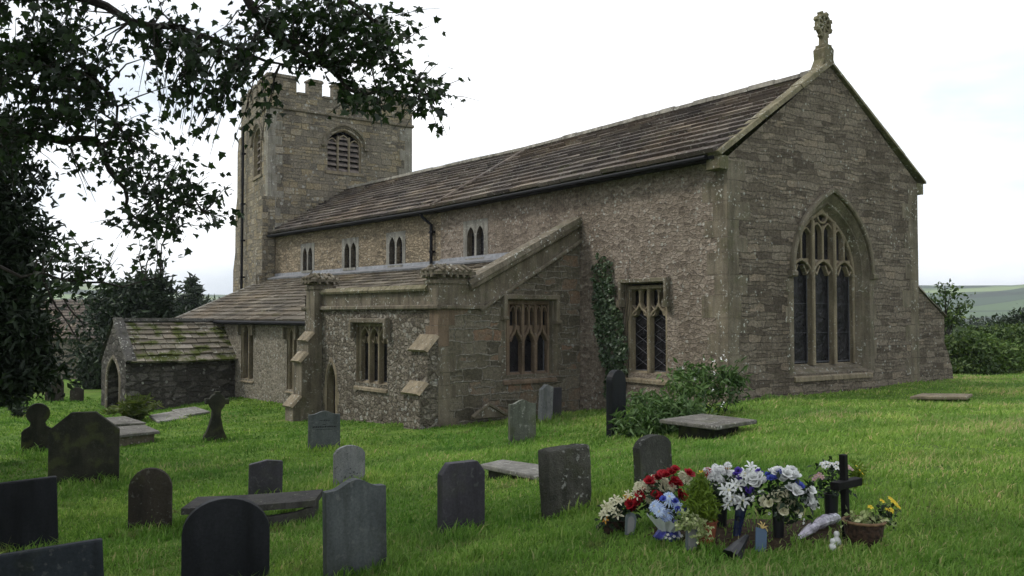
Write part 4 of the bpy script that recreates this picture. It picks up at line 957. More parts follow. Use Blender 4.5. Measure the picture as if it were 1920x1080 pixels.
H('segment', 625, 684, 836, 910, .07, M['st_grey'], 'pale grey headstone spotted with dark lichen, behind the curved slate one', 30)
hs, hw_, hh, ht = H('ogee', 578, 637, 771, 840, .09, M['st_slate'], 'blue grey headstone with two lines of lettering near the small church door', 18)
FI = Frame((0, 0), (1, 0), (0, -1)); qr = random.Random(4)
for zz, ww, e in ((.74, .30, .018), (.63, .10, .012), (.56, .74, .028), (.50, .5, .012)):
    x = -hw_ * ww / 2; ins = MB()
    while x < hw_ * ww / 2:
        d = qr.uniform(.012, .03); k = x + d
        ins.fbox(FI, x, k, hh * zz, hh * zz + e * qr.uniform(.7, 1), ht / 2 - .004, ht / 2 + .0015); x = k + .009
    ins.build('inscription', M['st_black'], hs, world=False)
H('chamfer', 820, 910, 867, 994, .10, M['st_purple'], 'dark headstone with two cut corners, in front of the white lichened ledger', 34, (0, 0))
go = H('flat', 1012, 1111, 838, 962, .19, M['st_granite'], 'thick rough hewn granite block headstone right of the dark cut cornered one', 33, (0, -2), .03)
H('ogee', 953, 1005, 750, 829, .08, M['st_green'], 'light grey green headstone with a bowed top in front of the chapel window', 28)
H('slant', 1008, 1036, 721, 792, .10, M['st_grey'], 'leaning pale headstone with a slanted top by the chapel wall', 46, (0, 3))
H('flat', 1024, 1053, 727, 788, .09, M['st_purple'], 'dark headstone close behind the leaning pale one at the chapel wall', 36, (0, 1))
H('round', 1137, 1174, 694, 819, .12, M['st_black'], 'tall narrow black round topped headstone below the ivy', 48)
H('segment', 1191, 1262, 816, 907, .10, M['st_worn'], 'weathered grey headstone with a rounded top leaning behind the red roses', 36, (0, -4), .02)
H('celtic', 378, 426, 735, 826, .15, M['st_moss'], 'brown wheel headed cross gravestone with a flared foot', 30, (0, 3), .015, 'cross_gravestone', 'gravestone', 1.0)
H('round', 86, 118, 706, 752, .12, M['st_brown'], 'distant brown headstone under the dark yew', 20)
H('segment', 132, 156, 727, 752, .12, M['st_brown'], 'small distant brown headstone between the yew and the porch', 20)
# rough granite: break its outline a little
gm = go[0].data; bm = bmesh.new(); bm.from_mesh(gm); bmesh.ops.subdivide_edges(bm, edges=bm.edges, cuts=5, use_grid_fill=True)
for v in bm.verts:
    c = v.co; v.co += Vector((math.sin(c.z * 31 + c.x * 17), math.sin(c.x * 29 + c.z * 23), math.sin(c.x * 37 + c.y * 41))) * .008 + Vector((random.uniform(-.005, .005),) * 3)
bm.to_mesh(gm); bm.free()
# ------------------------------------------------------------------ ledgers and tombs
def on_plane(px, py, z): d = ray(px, py); t = (z - CZ) / d[2]; return d * t + np.array([0, 0, CZ])
def slab(corners, raise_, th, mat, label, cat='grave slab', name='ledger_stone', parts=None, yb=None):
    cx = sum(c[0] for c in corners) / len(corners); cy = sum(c[1] for c in corners) / len(corners)
    g = ghit(cx, cy + (6 if yb is None else yb)); z = g[2] + raise_
    P = [on_plane(*c, z) for c in corners]; c0 = np.mean(P, 0)
    gb = gz(c0[0], c0[1])
    m = MB(); n = len(P); i = len(m.v); m.v += [(p[0], p[1], z - th) for p in P] + [tuple(p) for p in P]
    m.f += [tuple(i + k for k in reversed(range(n))), tuple(i + n + k for k in range(n))] + [(i + k, i + (k + 1) % n, i + n + (k + 1) % n, i + n + k) for k in range(n)]
    m.m += [0] * (n + 2); m.r += [.5] * (n + 2)
    loc = (c0[0], c0[1], min(gb, z - th))
    STONES.append((c0[0], c0[1], .0))
    if parts is None:
        o = m.build(name, mat, None, loc=loc, bevel=.015); return tag(o, label, cat)
    e = empty(name, loc, label, cat); m.build('slab', mat, e, bevel=.015); parts(e, P, z - th, gb); return e
def sides(mat, k=.86, nm='side_panel'):
    def f(e, P, zt, gb):
        c = np.mean(P, 0)
        for i in range(len(P)):
            a, b = c + (P[i] - c) * k, c + (P[(i + 1) % len(P)] - c) * k; d = (b - a); L = np.linalg.norm(d[:2])
            if L < .25: continue
            D = d[:2] / L; N = np.array([D[1], -D[0]]); N = N if N @ ((a + b) / 2 - c)[:2] > 0 else -N
            m = MB(); m.fbox(Frame(a[:2], D, N), .01, L - .01, gb - .25, zt - .002, -.07, 0); m.build(nm, mat, e)
    return f
slab([(900, 870), (942, 861), (1054, 876), (1013, 894)], .14, .06, M['st_lichen'], 'flat grave ledger covered in white lichen, left of the granite headstone', parts=sides(M['st_moss'], .8))
slab([(1236, 786), (1344, 799), (1420, 787), (1318, 775)], .25, .06, M['st_tomb2'], 'raised table slab overgrown by the leafy bush below the gable', 'tomb', 'table_tomb', sides(M['st_moss'], .62), yb=28)
slab([(1706, 743), (1728, 737), (1824, 738), (1812, 744)], .13, .06, M['dress'], 'thin pale slab lying in the grass right of the east window')
slab([(200, 801), (219, 816), (300, 808), (272, 796)], .26, .06, M['st_tomb2'], 'chest tomb with a grey lid beside the large mossy black gravestone', 'tomb', 'chest_tomb', sides(M['dress_dark'], .8), yb=20)
slab([(196, 783), (217, 795), (274, 792), (235, 780)], .24, .05, M['st_tomb2'], 'grey raised slab just behind the chest tomb', yb=16, parts=sides(M['st_moss'], .8))
slab([(279, 778), (296, 790), (354, 782), (322, 771)], .10, .06, M['st_tomb'], 'grey slab lying near the fern by the porch')
slab([(322, 768), (345, 779), (394, 771), (366, 762)], .10, .06, M['st_lichen'], 'pale slab lying nearest the porch, behind the wheel headed cross')
# broken table tomb
bL, bR = ghit(350, 1000), ghit(585, 1000); zt_ = at(470, 950, bL[1])[2]; tb_ = empty('table_tomb', (*((bL + bR) / 2)[:2], (bL[2] + bR[2]) / 2), 'broken table tomb with a sagging dark slab and an open side', 'tomb')
dA_ = (bR - bL)[:2]; dA_ /= np.linalg.norm(dA_); dA_ = np.array([math.cos(R(4)), math.sin(R(4))]); FT = Frame(bL[:2] + np.array([-.05, 0]), dA_, np.array([dA_[1], -dA_[0]])); LT = (585 - 340) / FPX * bL[1]
ts = MB(); n = 8
zf = lambda t: zt_ - .01 + .07 * t - .012 * math.sin(t * math.pi)
for k in range(n):
    a, b = k / n, (k + 1) / n
    ts.hexa([FT.p(a * LT, zf(a) - .07, .05), FT.p(b * LT, zf(b) - .07, .05), FT.p(b * LT, zf(b) - .07, -.6), FT.p(a * LT, zf(a) - .07, -.6), FT.p(a * LT, zf(a), .05), FT.p(b * LT, zf(b), .05), FT.p(b * LT, zf(b), -.6), FT.p(a * LT, zf(a), -.6)])
ts.build('slab', M['st_dkslab'], tb_)
tp_ = MB(); tp_.prism(FT, [(LT * .50, -2), (LT * .99, -2), (LT * .985, zf(1) - .072), (LT * .94, zf(1) - .09), (LT * .85, zf(.85) - .12), (LT * .70, zf(.7) - .14), (LT * .5, zf(.5) - .15)], -.06, .04); tp_.build('side_panel', M['st_dkslab'], tb_, bevel=.01)
te = MB(); te.fbox(FT, LT * .90, LT * .97, -2, zf(1) - .095, -.56, -.07); te.build('end_panel', M['st_dkslab'], tb_); te = MB(); te.fbox(FT, LT * .10, LT * .17, -2, zf(.1) - .075, -.5, -.03); te.build('end_panel', M['st_dkslab'], tb_)
# triangular gable fragment leaning on the chapel wall
tri = MB(); FT3 = FCE.off(.16); p0, p1, p2 = FT3.px(884, 779), FT3.px(946, 777), FT3.px(914, 757)
zb3 = min(p0[1], p1[1]) - .03
tri.prism(FT3, [(p0[0], zb3), (p1[0], zb3), p2], -.05, .05); c3 = FT3.p((p0[0] + p1[0]) / 2, zb3)
tri.ribbon(FT3, [(p0[0], zb3 + .03), p2, (p1[0], zb3 + .03)], .07, .0, .085)
tag(tri.build('carved_fragment', M['dress_dark'], None, loc=c3), 'triangular carved stone fragment leaning at the foot of the chapel wall', 'stone')
# ------------------------------------------------------------------ foliage
M['lf_syc'] = leaf_mat('sycamore_leaf', [(.009, .020, .006), (.018, .040, .010), (.045, .085, .020)], .3)
M['lf_yew'] = leaf_mat('yew_needles', [(.005, .012, .004), (.011, .024, .007), (.022, .042, .012)], .08)
M['lf_dark'] = leaf_mat('evergreen_leaf', [(.010, .020, .010), (.022, .040, .018), (.042, .07, .03)], .15)
M['lf_bush'] = leaf_mat('bush_leaf', [(.030, .07, .018), (.075, .145, .035), (.15, .23, .08)], .25)
M['lf_hedge'] = leaf_mat('hedge_leaf', [(.022, .046, .011), (.055, .10, .020), (.12, .17, .04)], .25)
M['lf_hedge2'] = leaf_mat('pale_shrub_leaf', [(.04, .08, .016), (.085, .15, .028), (.15, .21, .06)], .25)
M['lf_ivy'] = leaf_mat('ivy_leaf', [(.022, .045, .018), (.06, .10, .045), (.22, .27, .19)], .1, .35, .5)
M['lf_fern'] = leaf_mat('fern_frond', [(.045, .07, .012), (.08, .115, .02), (.13, .15, .03)], .3)
M['lf_wood'] = leaf_mat('far_wood_leaf', [(.012, .022, .010), (.022, .038, .014), (.04, .06, .02)], .1)
M['grass'] = leaf_mat('grass_blade', [(.070, .162, .020), (.152, .288, .044), (.262, .40, .098), (.48, .43, .22)], .45, .6, .25, True)
SYC = np.array([(0, 0), (.16, .06), (.44, .02), (.34, .22), (.52, .46), (.28, .48), (.20, .62), (0, 1.0), (-.20, .62), (-.28, .48), (-.52, .46), (-.34, .22), (-.44, .02), (-.16, .06)])
def leaves(name, P, size, mat, tmpl='leaf', up=.3, aspect=.45, droop=.0, parent=None, dirs=None, loc=None):
    """one mesh of separate bent leaves at points P"""
    n = len(P); q = rng
    d = q.normal(size=(n, 3)) if dirs is None else dirs + q.normal(size=(n, 3)) * .35
    d[:, 2] -= droop; d /= np.linalg.norm(d, axis=1)[:, None]
    nr = q.normal(size=(n, 3)); nr[:, 2] += up * 3; s = np.cross(d, nr); s /= np.maximum(np.linalg.norm(s, axis=1), 1e-6)[:, None]; u = np.cross(s, d)
    L = size * q.uniform(.6, 1.3, n)
    if tmpl == 'syc':
        T = SYC - np.array([0, .0]); k = len(T)
        V = (P[:, None, :] + L[:, None, None] * (T[None, :, 0, None] * s[:, None, :] + T[None, :, 1, None] * d[:, None, :] + (.55 * np.abs(T[None, :, 0, None]) * q.uniform(-.6, .9, (n, 1, 1)) - .25 * T[None, :, 1, None] ** 2) * u[:, None, :]))
        Fi = np.array([(0, i, i + 1) for i in range(1, k - 1)])
    else:
        T = np.array([(0, 0), (aspect * .5, .42), (0, 1.0), (-aspect * .5, .42)]); k = 4
        V = (P[:, None, :] + L[:, None, None] * (T[None, :, 0, None] * s[:, None, :] + T[None, :, 1, None] * d[:, None, :] + np.array([0, .10, -.12, .10])[None, :, None] * u[:, None, :]))
        Fi = np.array([(0, 1, 2), (0, 2, 3)])
    F = (np.arange(n)[:, None, None] * k + Fi[None]).reshape(-1, 3)
    r = np.repeat(np.clip(q.normal(.45, .24, n), 0, 1), len(Fi))
    return mesh_np(name, V.reshape(-1, 3), F, mat, r, parent, loc)
def clumps(ell, per, spread=.28, shell=.55):
    """clumped points in ellipsoids (cx,cy,cz,rx,ry,rz,n)"""
    out = []
    for cx, cy, cz, rx, ry, rz, n in ell:
        m = max(4, int(n / per)); v = rng.normal(size=(m, 3)); v /= np.linalg.norm(v, axis=1)[:, None]; rr = shell + (1 - shell) * rng.random(m) ** .6
        c = v * (rr * rng.uniform(.85, 1.12, m))[:, None]; idx = rng.integers(0, m, n)
        p = c[idx] + rng.normal(size=(n, 3)) * spread * np.array([1, 1, .7])
        out.append(np.array([cx, cy, cz]) + p * np.array([rx, ry, rz]))
    return np.concatenate(out)
def pxell(px, py, rx, ry, Y, n, depth=None):
    c = at(px, py, Y); a, b = rx / FPX * Y, ry / FPX * Y; return (c[0], c[1], c[2], a, depth or (a + b) / 2, b, n)
def tree(name, label, cat, ells, size, mat, trunkpx, per=25, aspect=.45, spread=.28, shell=.55, up=.3, droop=0, group=None, trunk_r=.12, toppy=None, tm='bark', limbs=True):
    b = np.array([trunkpx[0], trunkpx[1], gz(trunkpx[0], trunkpx[1])]); e = empty(name, tuple(b), label, cat, group)
    top = np.array([sum(x[0] for x in ells) / len(ells), sum(x[1] for x in ells) / len(ells), max(x[2] for x in ells)])
    t = MB(); mid = b * .5 + top * .5 + np.array([.1, 0, 0]) * trunk_r; t.tube([b - [0, 0, .2], b * .75 + top * .25, mid, top], [trunk_r * 1.2, trunk_r * .9, trunk_r * .6, trunk_r * .15], 8)
    if limbs:
        for x in ells:
            k = rng.uniform(.3, .6); s0 = b * (1 - k) + top * k; t.tube([s0, s0 * .5 + np.array(x[:3]) * .5 + [0, 0, .1], np.array(x[:3]) + np.array([0, 0, x[5] * .4])], [trunk_r * .4, trunk_r * .25, trunk_r * .08], 6)
    t.build('trunk', M[tm], e)
    leaves('crown', clumps(ells, per, spread, shell), size, M[mat], 'leaf', up, aspect, droop, e)
    return e
# the overhanging sycamore: trunk outside the frame at left, limbs reaching in at the top
sy = np.array([-9.3, 9.2]); sb = np.array([*sy, gz(*sy)]); syc = empty('sycamore_tree', tuple(sb), 'tall sycamore whose leafy branches hang in from the top left', 'tree')
tk = MB(); tk.tube([sb - [0, 0, .3], sb + [0, 0, 1.5], sb + [.3, -.2, 4], sb + [.2, -.6, 7], sb + [.5, -1, 10]], [.5, .38, .33, .24, .1], 12)
LIMB = [[(-300, 60, 9.2), (0, -10, 9.4), (140, -8, 9.6), (200, 12, 9.6), (245, 40, 9.5), (330, 50, 9.6), (420, 80, 9.8), (500, 115, 9.9), (560, 128, 9.9)],
        [(-200, -200, 8.6), (250, -140, 9.3), (440, -40, 9.6), (475, 20, 9.6), (520, 70, 9.7), (590, 110, 9.7), (640, 150, 9.8), (680, 178, 9.8), (740, 170, 9.9), (800, 178, 9.9)],
        [(250, -140, 9.3), (600, -40, 9.8), (680, 20, 9.9), (720, 70, 10), (740, 120, 10)],
        [(-250, 230, 10), (-40, 235, 10), (70, 255, 10), (120, 265, 10.1), (180, 262, 10.2), (200, 300, 10.2), (205, 320, 10.2), (235, 355, 10.3), (300, 370, 10.3), (380, 400, 10.4)],
        [(235, 355, 10.3), (235, 395, 10.3), (290, 420, 10.4), (330, 430, 10.4)],
        [(-220, 120, 9.6), (-20, 110, 9.6), (80, 120, 9.7), (170, 140, 9.8), (220, 200, 9.9), (240, 260, 10)],
        [(-230, 440, 11), (-20, 490, 11), (40, 520, 11), (80, 512, 11), (150, 530, 11), (230, 538, 11), (300, 520, 11)],
        [(80, 520, 11), (105, 575, 11), (130, 610, 11), (150, 640, 11)], [(120, 560, 11), (140, 590, 11), (158, 615, 11)]]
rads = [.075, .07, .045, .07, .025, .06, .028, .014, .011]
nodes_ = []
for L, r0 in zip(LIMB, rads):
    P = [at(*a) for a in L]
    if L[0][0] < 0: P = [sb + np.array([.2, -.3, max(3.0, min(P[0][2] - sb[2] - .5, 7)) ])] + P
    Q = []
    for a, b in zip(P, P[1:]):
        for t in (0, .5): Q.append(a * (1 - t) + b * t + rng.normal(size=3) * (.02 if t else 0))
    Q.append(P[-1]); tk.tube(Q, list(np.linspace(r0 if L[0][0] < 0 else r0, .008, len(Q))), 6); nodes_ += Q
nodes_ = np.array(nodes_)
CL = [(60, 50, 120, 90, 760, 9.6), (150, 85, 68, 70, 330, 9.7), (50, 180, 110, 80, 640, 9.8), (150, 195, 66, 46, 230, 9.9), (15, 265, 60, 50, 220, 10), (100, 125, 70, 70, 180, 9.6),
      (295, 35, 60, 35, 120, 9.6), (330, 95, 70, 40, 250, 9.7), (410, 120, 70, 40, 280, 9.8), (450, 70, 40, 44, 120, 9.8), (350, 175, 65, 26, 150, 9.7), (425, 185, 55, 30, 110, 9.8), (515, 178, 20, 18, 40, 9.9),
      (560, 30, 90, 45, 440, 9.7), (640, 60, 100, 55, 520, 9.8), (715, 60, 55, 60, 250, 10), (610, 120, 50, 26, 120, 9.8), (700, 125, 60, 36, 220, 9.9), (710, 178, 66, 24, 210, 9.9), (775, 175, 45, 24, 150, 9.9), (805, 192, 24, 18, 50, 9.9), (835, 165, 22, 20, 30, 9.9), (510, 70, 34, 44, 90, 9.7),
      (200, 272, 60, 28, 160, 10.2), (255, 300, 52, 34, 165, 10.2), (295, 338, 56, 36, 190, 10.3), (330, 365, 45, 30, 150, 10.4), (380, 385, 34, 20, 70, 10.4), (265, 395, 45, 26, 130, 10.3), (320, 415, 45, 20, 90, 10.4), (385, 420, 28, 14, 36, 10.4), (225, 225, 36, 34, 70, 10), (160, 318, 34, 18, 34, 10.2),
      (125, 490, 50, 20, 110, 11), (195, 505, 55, 18, 110, 11), (265, 468, 40, 14, 50, 11), (300, 482, 24, 14, 24, 11), (170, 530, 70, 14, 60, 11)]
LP_, LD_ = [], []
for cx, cy, rx, ry, n, Y in CL:
    n = int(n * .98); m = max(3, n // 16)
    for k in range(m):
        a, r_ = rng.uniform(0, 2 * math.pi), math.sqrt(rng.random()); c = at(cx + rx * r_ * math.cos(a), cy + ry * r_ * math.sin(a), Y + rng.normal() * .35)
        j = np.argmin(((nodes_ - c) ** 2).sum(1)); s0 = nodes_[j]; d = c - s0; Ld = np.linalg.norm(d)
        if .05 < Ld < 2.2: tk.tube([s0, s0 * .5 + c * .5 + rng.normal(size=3) * .05 + [0, 0, .05], c], [.012, .008, .004], 4, cap=False)
        q = n // m; dh = d / max(Ld, .01); LP_.append(c + dh * rng.normal(size=(q, 1)) * .20 + rng.normal(size=(q, 3)) * [.085, .085, .05]); tk.tube([c - dh * .1, c + dh * .22 + [0, 0, -.02], c + dh * .42 + [0, 0, -.07]], [.005, .004, .002], 4, cap=False); LD_.append(np.tile(d / max(Ld, .01) * .6 + [0, 0, -.25], (q, 1)))
tk.build('trunk', M['bark'], syc)
leaves('crown', np.concatenate(LP_), .088, M['lf_syc'], 'syc', .45, parent=syc, dirs=np.concatenate(LD_))
# the rest of its crown, above and behind the camera
hid = [(-8, 6, 8.4, 4.5, 4.5, 2.2, 4200), (-4.2, 3.6, 8.2, 4.0, 4.2, 1.7, 3600), (-11, 9, 8, 4, 5, 3, 2000), (-8, 1, 7.5, 4, 4, 2, 1600), (-13.5, 14, 6.5, 3.5, 5, 3, 1800)]
leaves('upper_crown', clumps(hid, 30, .3, .3), .34, M['lf_syc'], 'leaf', .5, .8, parent=syc)
# yew at the left edge
tree('yew_tree', 'dense dark yew filling the left edge from the ground up', 'tree', [pxell(-50, 340, 108, 80, 15.5, 3600), pxell(-35, 440, 118, 60, 15.5, 3600), pxell(-40, 540, 120, 80, 15.5, 4400), pxell(-20, 630, 112, 60, 15.2, 3800), pxell(-15, 700, 116, 48, 15.2, 3600), pxell(-30, 255, 60, 60, 15.6, 1600), pxell(-120, 560, 120, 200, 15.8, 3000)],
     .19, 'lf_yew', (-9.6, 16.2), 20, .34, .2, .5, .35, .1, trunk_r=.3)
# evergreens behind the porch
tree('evergreen_tree', 'broad dark evergreen standing behind the porch', 'tree', [pxell(245, 575, 70, 44, 38, 2400), pxell(225, 640, 70, 70, 38, 2600), pxell(275, 540, 38, 30, 38, 1000), pxell(185, 700, 36, 55, 38, 1200), pxell(285, 610, 50, 60, 38.5, 1500)], .30, 'lf_dark', (-16.2, 38.5), 22, .4, .24, .5, .3, group=None, trunk_r=.25)
tree('conifer_tree', 'small pointed conifer seen left of the tower against the far hill', 'tree', [pxell(362, 545, 12, 26, 62, 500), pxell(352, 572, 30, 22, 62, 700), pxell(395, 585, 36, 26, 62, 800), pxell(372, 590, 40, 20, 62, 700)], .45, 'lf_dark', (-22, 62), 14, .3, .22, .4, trunk_r=.15)
# hedge and shrubs beyond the gable
HL = [('hedge_bush', 'dark bramble bush right behind the end buttress', [pxell(1808, 660, 40, 40, 27, 2200), pxell(1822, 692, 42, 22, 26.5, 1300)], 'lf_hedge'),
      ('hedge_bush', 'broad pale green elder bush in front of the others at right', [pxell(1872, 678, 52, 34, 27, 2300), pxell(1850, 650, 34, 22, 27.5, 1100)], 'lf_hedge2'),
      ('hedge_bush', 'tall dark bush cut off by the right edge of the photo', [pxell(1925, 652, 60, 40, 28, 2600), pxell(1960, 680, 80, 45, 28, 2400)], 'lf_hedge'),
      ('hedge_bush', 'rounded olive bush furthest back on the hedge line', [pxell(1842, 634, 50, 22, 32, 1500), pxell(1890, 630, 42, 20, 32, 1200)], 'lf_hedge'),
      ('hedge_bush', 'dark blue green bush rising highest at the right edge', [pxell(1893, 618, 36, 24, 35, 1500), pxell(1935, 606, 40, 30, 35, 1700)], 'lf_dark'),
      ('hedge_bush', 'shrub outside the right edge of the photo', [pxell(2040, 640, 90, 60, 29, 2200), pxell(2140, 650, 80, 60, 29, 1800)], 'lf_hedge2')]
for nm, lb, el, mt in HL:
    c = np.mean([e[:2] for e in el], 0); tree(nm, lb, 'bush', el, .15, mt, c, 14, .5, .2, .45, .3, group='bushes along the churchyard edge', trunk_r=.07)
tree('elder_tree', 'spindly half bare small tree poking up beside the gable', 'tree', [pxell(1782, 552, 26, 12, 30, 90), pxell(1760, 570, 22, 12, 30, 80), pxell(1800, 575, 20, 14, 30, 90), pxell(1775, 598, 34, 20, 30, 420), pxell(1772, 535, 12, 6, 30, 26), pxell(1742, 560, 10, 8, 30, 24)], .17, 'lf_hedge', at(1776, 700, 30)[:2], 8, .5, .35, .2, trunk_r=.07)
# woodland down in the valley
wp = []
for k in range(150):
    th = rng.uniform(R(23.5), R(36)); r = rng.uniform(85, 175); x, y = r * math.sin(th), r * math.cos(th); g0 = gz(x, y); zt = CZ + (590 - rng.uniform(588, 606)) / FPX * r; hh_ = min(zt - g0, 9); wp.append((x, y, zt - hh_ * .5, rng.uniform(2.5, 4.5), rng.uniform(2, 4), hh_ * .42, 420))
for k in range(60):
    th = rng.uniform(R(-33), R(-17)); r = rng.uniform(90, 170); x, y = r * math.sin(th), r * math.cos(th); g0 = gz(x, y); zt = CZ + (590 - rng.uniform(584, 604)) / FPX * r; hh_ = min(zt - g0, 9); wp.append((x, y, zt - hh_ * .5, rng.uniform(2, 4), rng.uniform(2, 4), hh_ * .42, 340))
tag(leaves('woodland', clumps(wp, 12, .22, .3), .5, M['lf_wood'], 'leaf', .3, .8), 'belt of dark woodland filling the valley beyond the churchyard', 'woodland', kind='stuff')
# ivy on the chancel wall
ip = [FS.px(*a) for a in ((1122, 474), (1152, 486), (1156, 560), (1170, 600), (1180, 640), (1180, 700), (1138, 700), (1124, 640), (1115, 560), (1112, 500))]
def inpoly(p, P):
    c = False; n = len(P)
    for i in range(n):
        (x0, y0), (x1, y1) = P[i], P[i - 1]
        if (y0 > p[1]) != (y1 > p[1]) and p[0] < (x1 - x0) * (p[1] - y0) / (y1 - y0) + x0: c = not c
    return c
I = []; s_lo, s_hi = min(a for a, _ in ip), max(a for a, _ in ip); z_lo, z_hi = min(b for _, b in ip), max(b for _, b in ip)
while len(I) < 2000:
    a, z = rng.uniform(s_lo, s_hi), rng.uniform(z_lo - .6, z_hi); 
    aa = a + .05 * math.sin(z * 9)
    if inpoly((aa, max(z, z_lo + .02)), ip) and rng.random() < .35 + .65 * min(1, (z_hi - z) / 1.2): I.append(FS.p(a, z, rng.uniform(.01, .06)))
ivb = FS.p((s_lo + s_hi) / 2, z_lo - .7, .05); ivy = empty('ivy', ivb, 'ivy climbing the chancel wall behind the tall black headstone', 'plant')
iv = MB()
for k in range(7):
    a = FS.px(1150 + k * 4, 700)[0]; pts = [FS.p(a - .02 * j + .05 * math.sin(j * 1.7 + k), z_lo - .9 + (z_hi + .5 - z_lo) * j / 9 * (.75 + .05 * k), .02) for j in range(10)]; iv.tube(pts, list(np.linspace(.014, .004, 10)), 5)
iv.build('stem', M['bark'], ivy)
iN = np.array([*FS.N, -.8]); leaves('leaves', np.array(I), .085, M['lf_ivy'], 'leaf', 0, .9, parent=ivy, dirs=np.tile(iN * .6, (len(I), 1)))
# bush growing through the table tomb, and weeds
bb = at(1270, 760, 15.6)
bush = empty('bush', (bb[0], bb[1], gz(bb[0], bb[1])), 'leafy green bush with white flower heads growing over the table slab', 'bush')
be = [pxell(1215, 795, 56, 24, 14.3, 950), pxell(1250, 765, 46, 22, 14.6, 420), pxell(1290, 740, 38, 40, 15.8, 340), pxell(1345, 735, 46, 38, 16.2, 330), pxell(1265, 780, 60, 26, 14.9, 600), pxell(1310, 702, 44, 24, 16.2, 330), pxell(1210, 755, 38, 22, 15.4, 260), pxell(1375, 705, 22, 24, 16.2, 230), pxell(1270, 812, 44, 14, 14.4, 260)]
leaves('foliage', clumps(be, 6, .30, .25), .15, M['lf_bush'], 'leaf', .4, .3, .1, bush)
for k in range(12):
    sm = MB()
    e = be[rng.integers(0, len(be))]; tpt = np.array(e[:3]) + rng.normal(size=3) * np.array(e[3:6]) * .55; r0 = np.array([tpt[0] * .8 + bb[0] * .2, tpt[1], 0]); r0[2] = gz(r0[0], r0[1]); sm.tube([r0, r0 * .5 + tpt * .5 + [.03, 0, .05], tpt], [.010, .008, .003], 5); sm.build('stem', M['bark'], bush)
M['white_fl'] = flat('white_petal', (.72, .72, .70), .6, .2, .06)
for x, y in ((1303, 709), (1305, 711), (1338, 678), (1356, 668), (1352, 672), (1362, 677), (1336, 732), (1353, 760), (1357, 757), (1225, 746), (1320, 675), (1280, 690), (1340, 700)):
    leaves('flower_head', at(x, y, 15.5) + rng.normal(size=(5, 3)) * .010, .034, M['white_fl'], 'leaf', .8, .8, parent=bush)
def plant(name, label, px, py, n, L, mat, aspect, spread, cat='plant'):
    b = ghit(px, py); e = empty(name, tuple(b), label, cat); P, D = [], []
    for k in range(n):
        a = rng.uniform(0, 2 * math.pi); el = rng.uniform(.5, 1.3); d0 = np.array([math.cos(a) * math.cos(el), math.sin(a) * math.cos(el), math.sin(el)])
        for j in range(14):
            t = j / 13; c = b + d0 * L * t + np.array([0, 0, -L * .35 * t * t]) + rng.normal(size=3) * .01; w_ = (1 - t) + .15
            sd = np.cross(d0, [0, 0, 1.]); sd /= np.linalg.norm(sd)
            for sg in (-1, 1): P.append(c); D.append(sd * sg + d0 * .5); 
    leaves('fronds', np.array(P), spread, M[mat], 'leaf', .3, aspect, parent=e, dirs=np.array(D)); return e
plant('fern', 'yellow green fern growing at the corner of the porch', 256, 790, 26, .95, 'lf_fern', .25, .22)
plant('weed', 'small green weed at the foot of the chapel wall', 862, 786, 12, .42, 'lf_bush', .3, .13)
plant('weed', 'dark low weed under the yew beside the shouldered stone', 32, 782, 12, .7, 'lf_yew', .3, .16)
# ------------------------------------------------------------------ flowers on the new grave
def petal_mat(name, a, b, rough=.6): 
    g = G(name); c = g.ramp(g.attr(), [a, b]); g.fin(c, rough, .25)
    tr = g.n('ShaderNodeBsdfTranslucent', {'Color': c}); mx = g.n('ShaderNodeMixShader', {0: .2}); g.t.links.new(g.b.outputs[0], mx.inputs[1]); g.t.links.new(tr.outputs[0], mx.inputs[2]); g.t.links.new(mx.outputs[0], g.out.inputs[0]); return g.mat
PM = {'white': petal_mat('white_petals', (.55, .56, .55), (.85, .85, .84)), 'cream': petal_mat('cream_petals', (.50, .47, .30), (.74, .71, .52)), 'red': petal_mat('red_petals', (.16, .004, .008), (.42, .012, .022)),
      'blue': petal_mat('blue_petals', (.035, .05, .30), (.09, .12, .50)), 'paleblue': petal_mat('pale_blue_petals', (.36, .48, .75), (.62, .72, .88)), 'purple': petal_mat('purple_petals', (.06, .03, .28), (.14, .08, .42)),
      'yellow': petal_mat('yellow_petals', (.60, .40, .02), (.80, .62, .06)), 'orange': petal_mat('orange_petals', (.55, .20, .02), (.70, .36, .05)), 'pink': petal_mat('pink_petals', (.40, .24, .26), (.60, .42, .42))}
M['pot'] = flat('terracotta', (.20, .062, .030), .8, .25, .25, 9, .004)
M['black_pl'] = flat('black_plastic', (.008, .008, .011), .35, .5, .1)
M['paper'] = flat('white_wrapping_paper', (.62, .64, .66), .5, .35, .08, 8, .004)
M['blue_wrap'] = flat('blue_foil', (.020, .026, .20), .3, .6, .5, 18, .006)
M['navy_wrap'] = flat('navy_cellophane', (.018, .026, .07), .25, .6, .5, 10, .006)
M['clear_wrap'] = flat('clear_cellophane', (.34, .31, .37), .18, .7, .5, 16, .008)
M['card'] = flat('grey_card', (.10, .12, .12), .7, .3, .12, 6); M['card_in'] = flat('pale_card_panel', (.19, .19, .185), .7, .3, .12, 6)
M['card_blue'] = flat('blue_card', (.05, .085, .14), .5, .3, .1, 5); M['raffia'] = flat('raffia', (.48, .36, .14), .8, .2, .15)
M['basket'] = flat('dark_wicker', (.035, .020, .013), .8, .25, .5, 40, .01); M['rim'] = flat('wicker_rim', (.16, .095, .05), .75, .3, .3, 30, .006)
M['cross'] = flat('dark_stained_wood', (.005, .0045, .0045), .65, .15, .4, 8, .004); M['white_cer'] = flat('white_ceramic', (.60, .60, .58), .4, .5, .06)
M['lf_fl'] = leaf_mat('bouquet_leaf', [(.006, .016, .006), (.013, .032, .010), (.035, .065, .022)], .15)
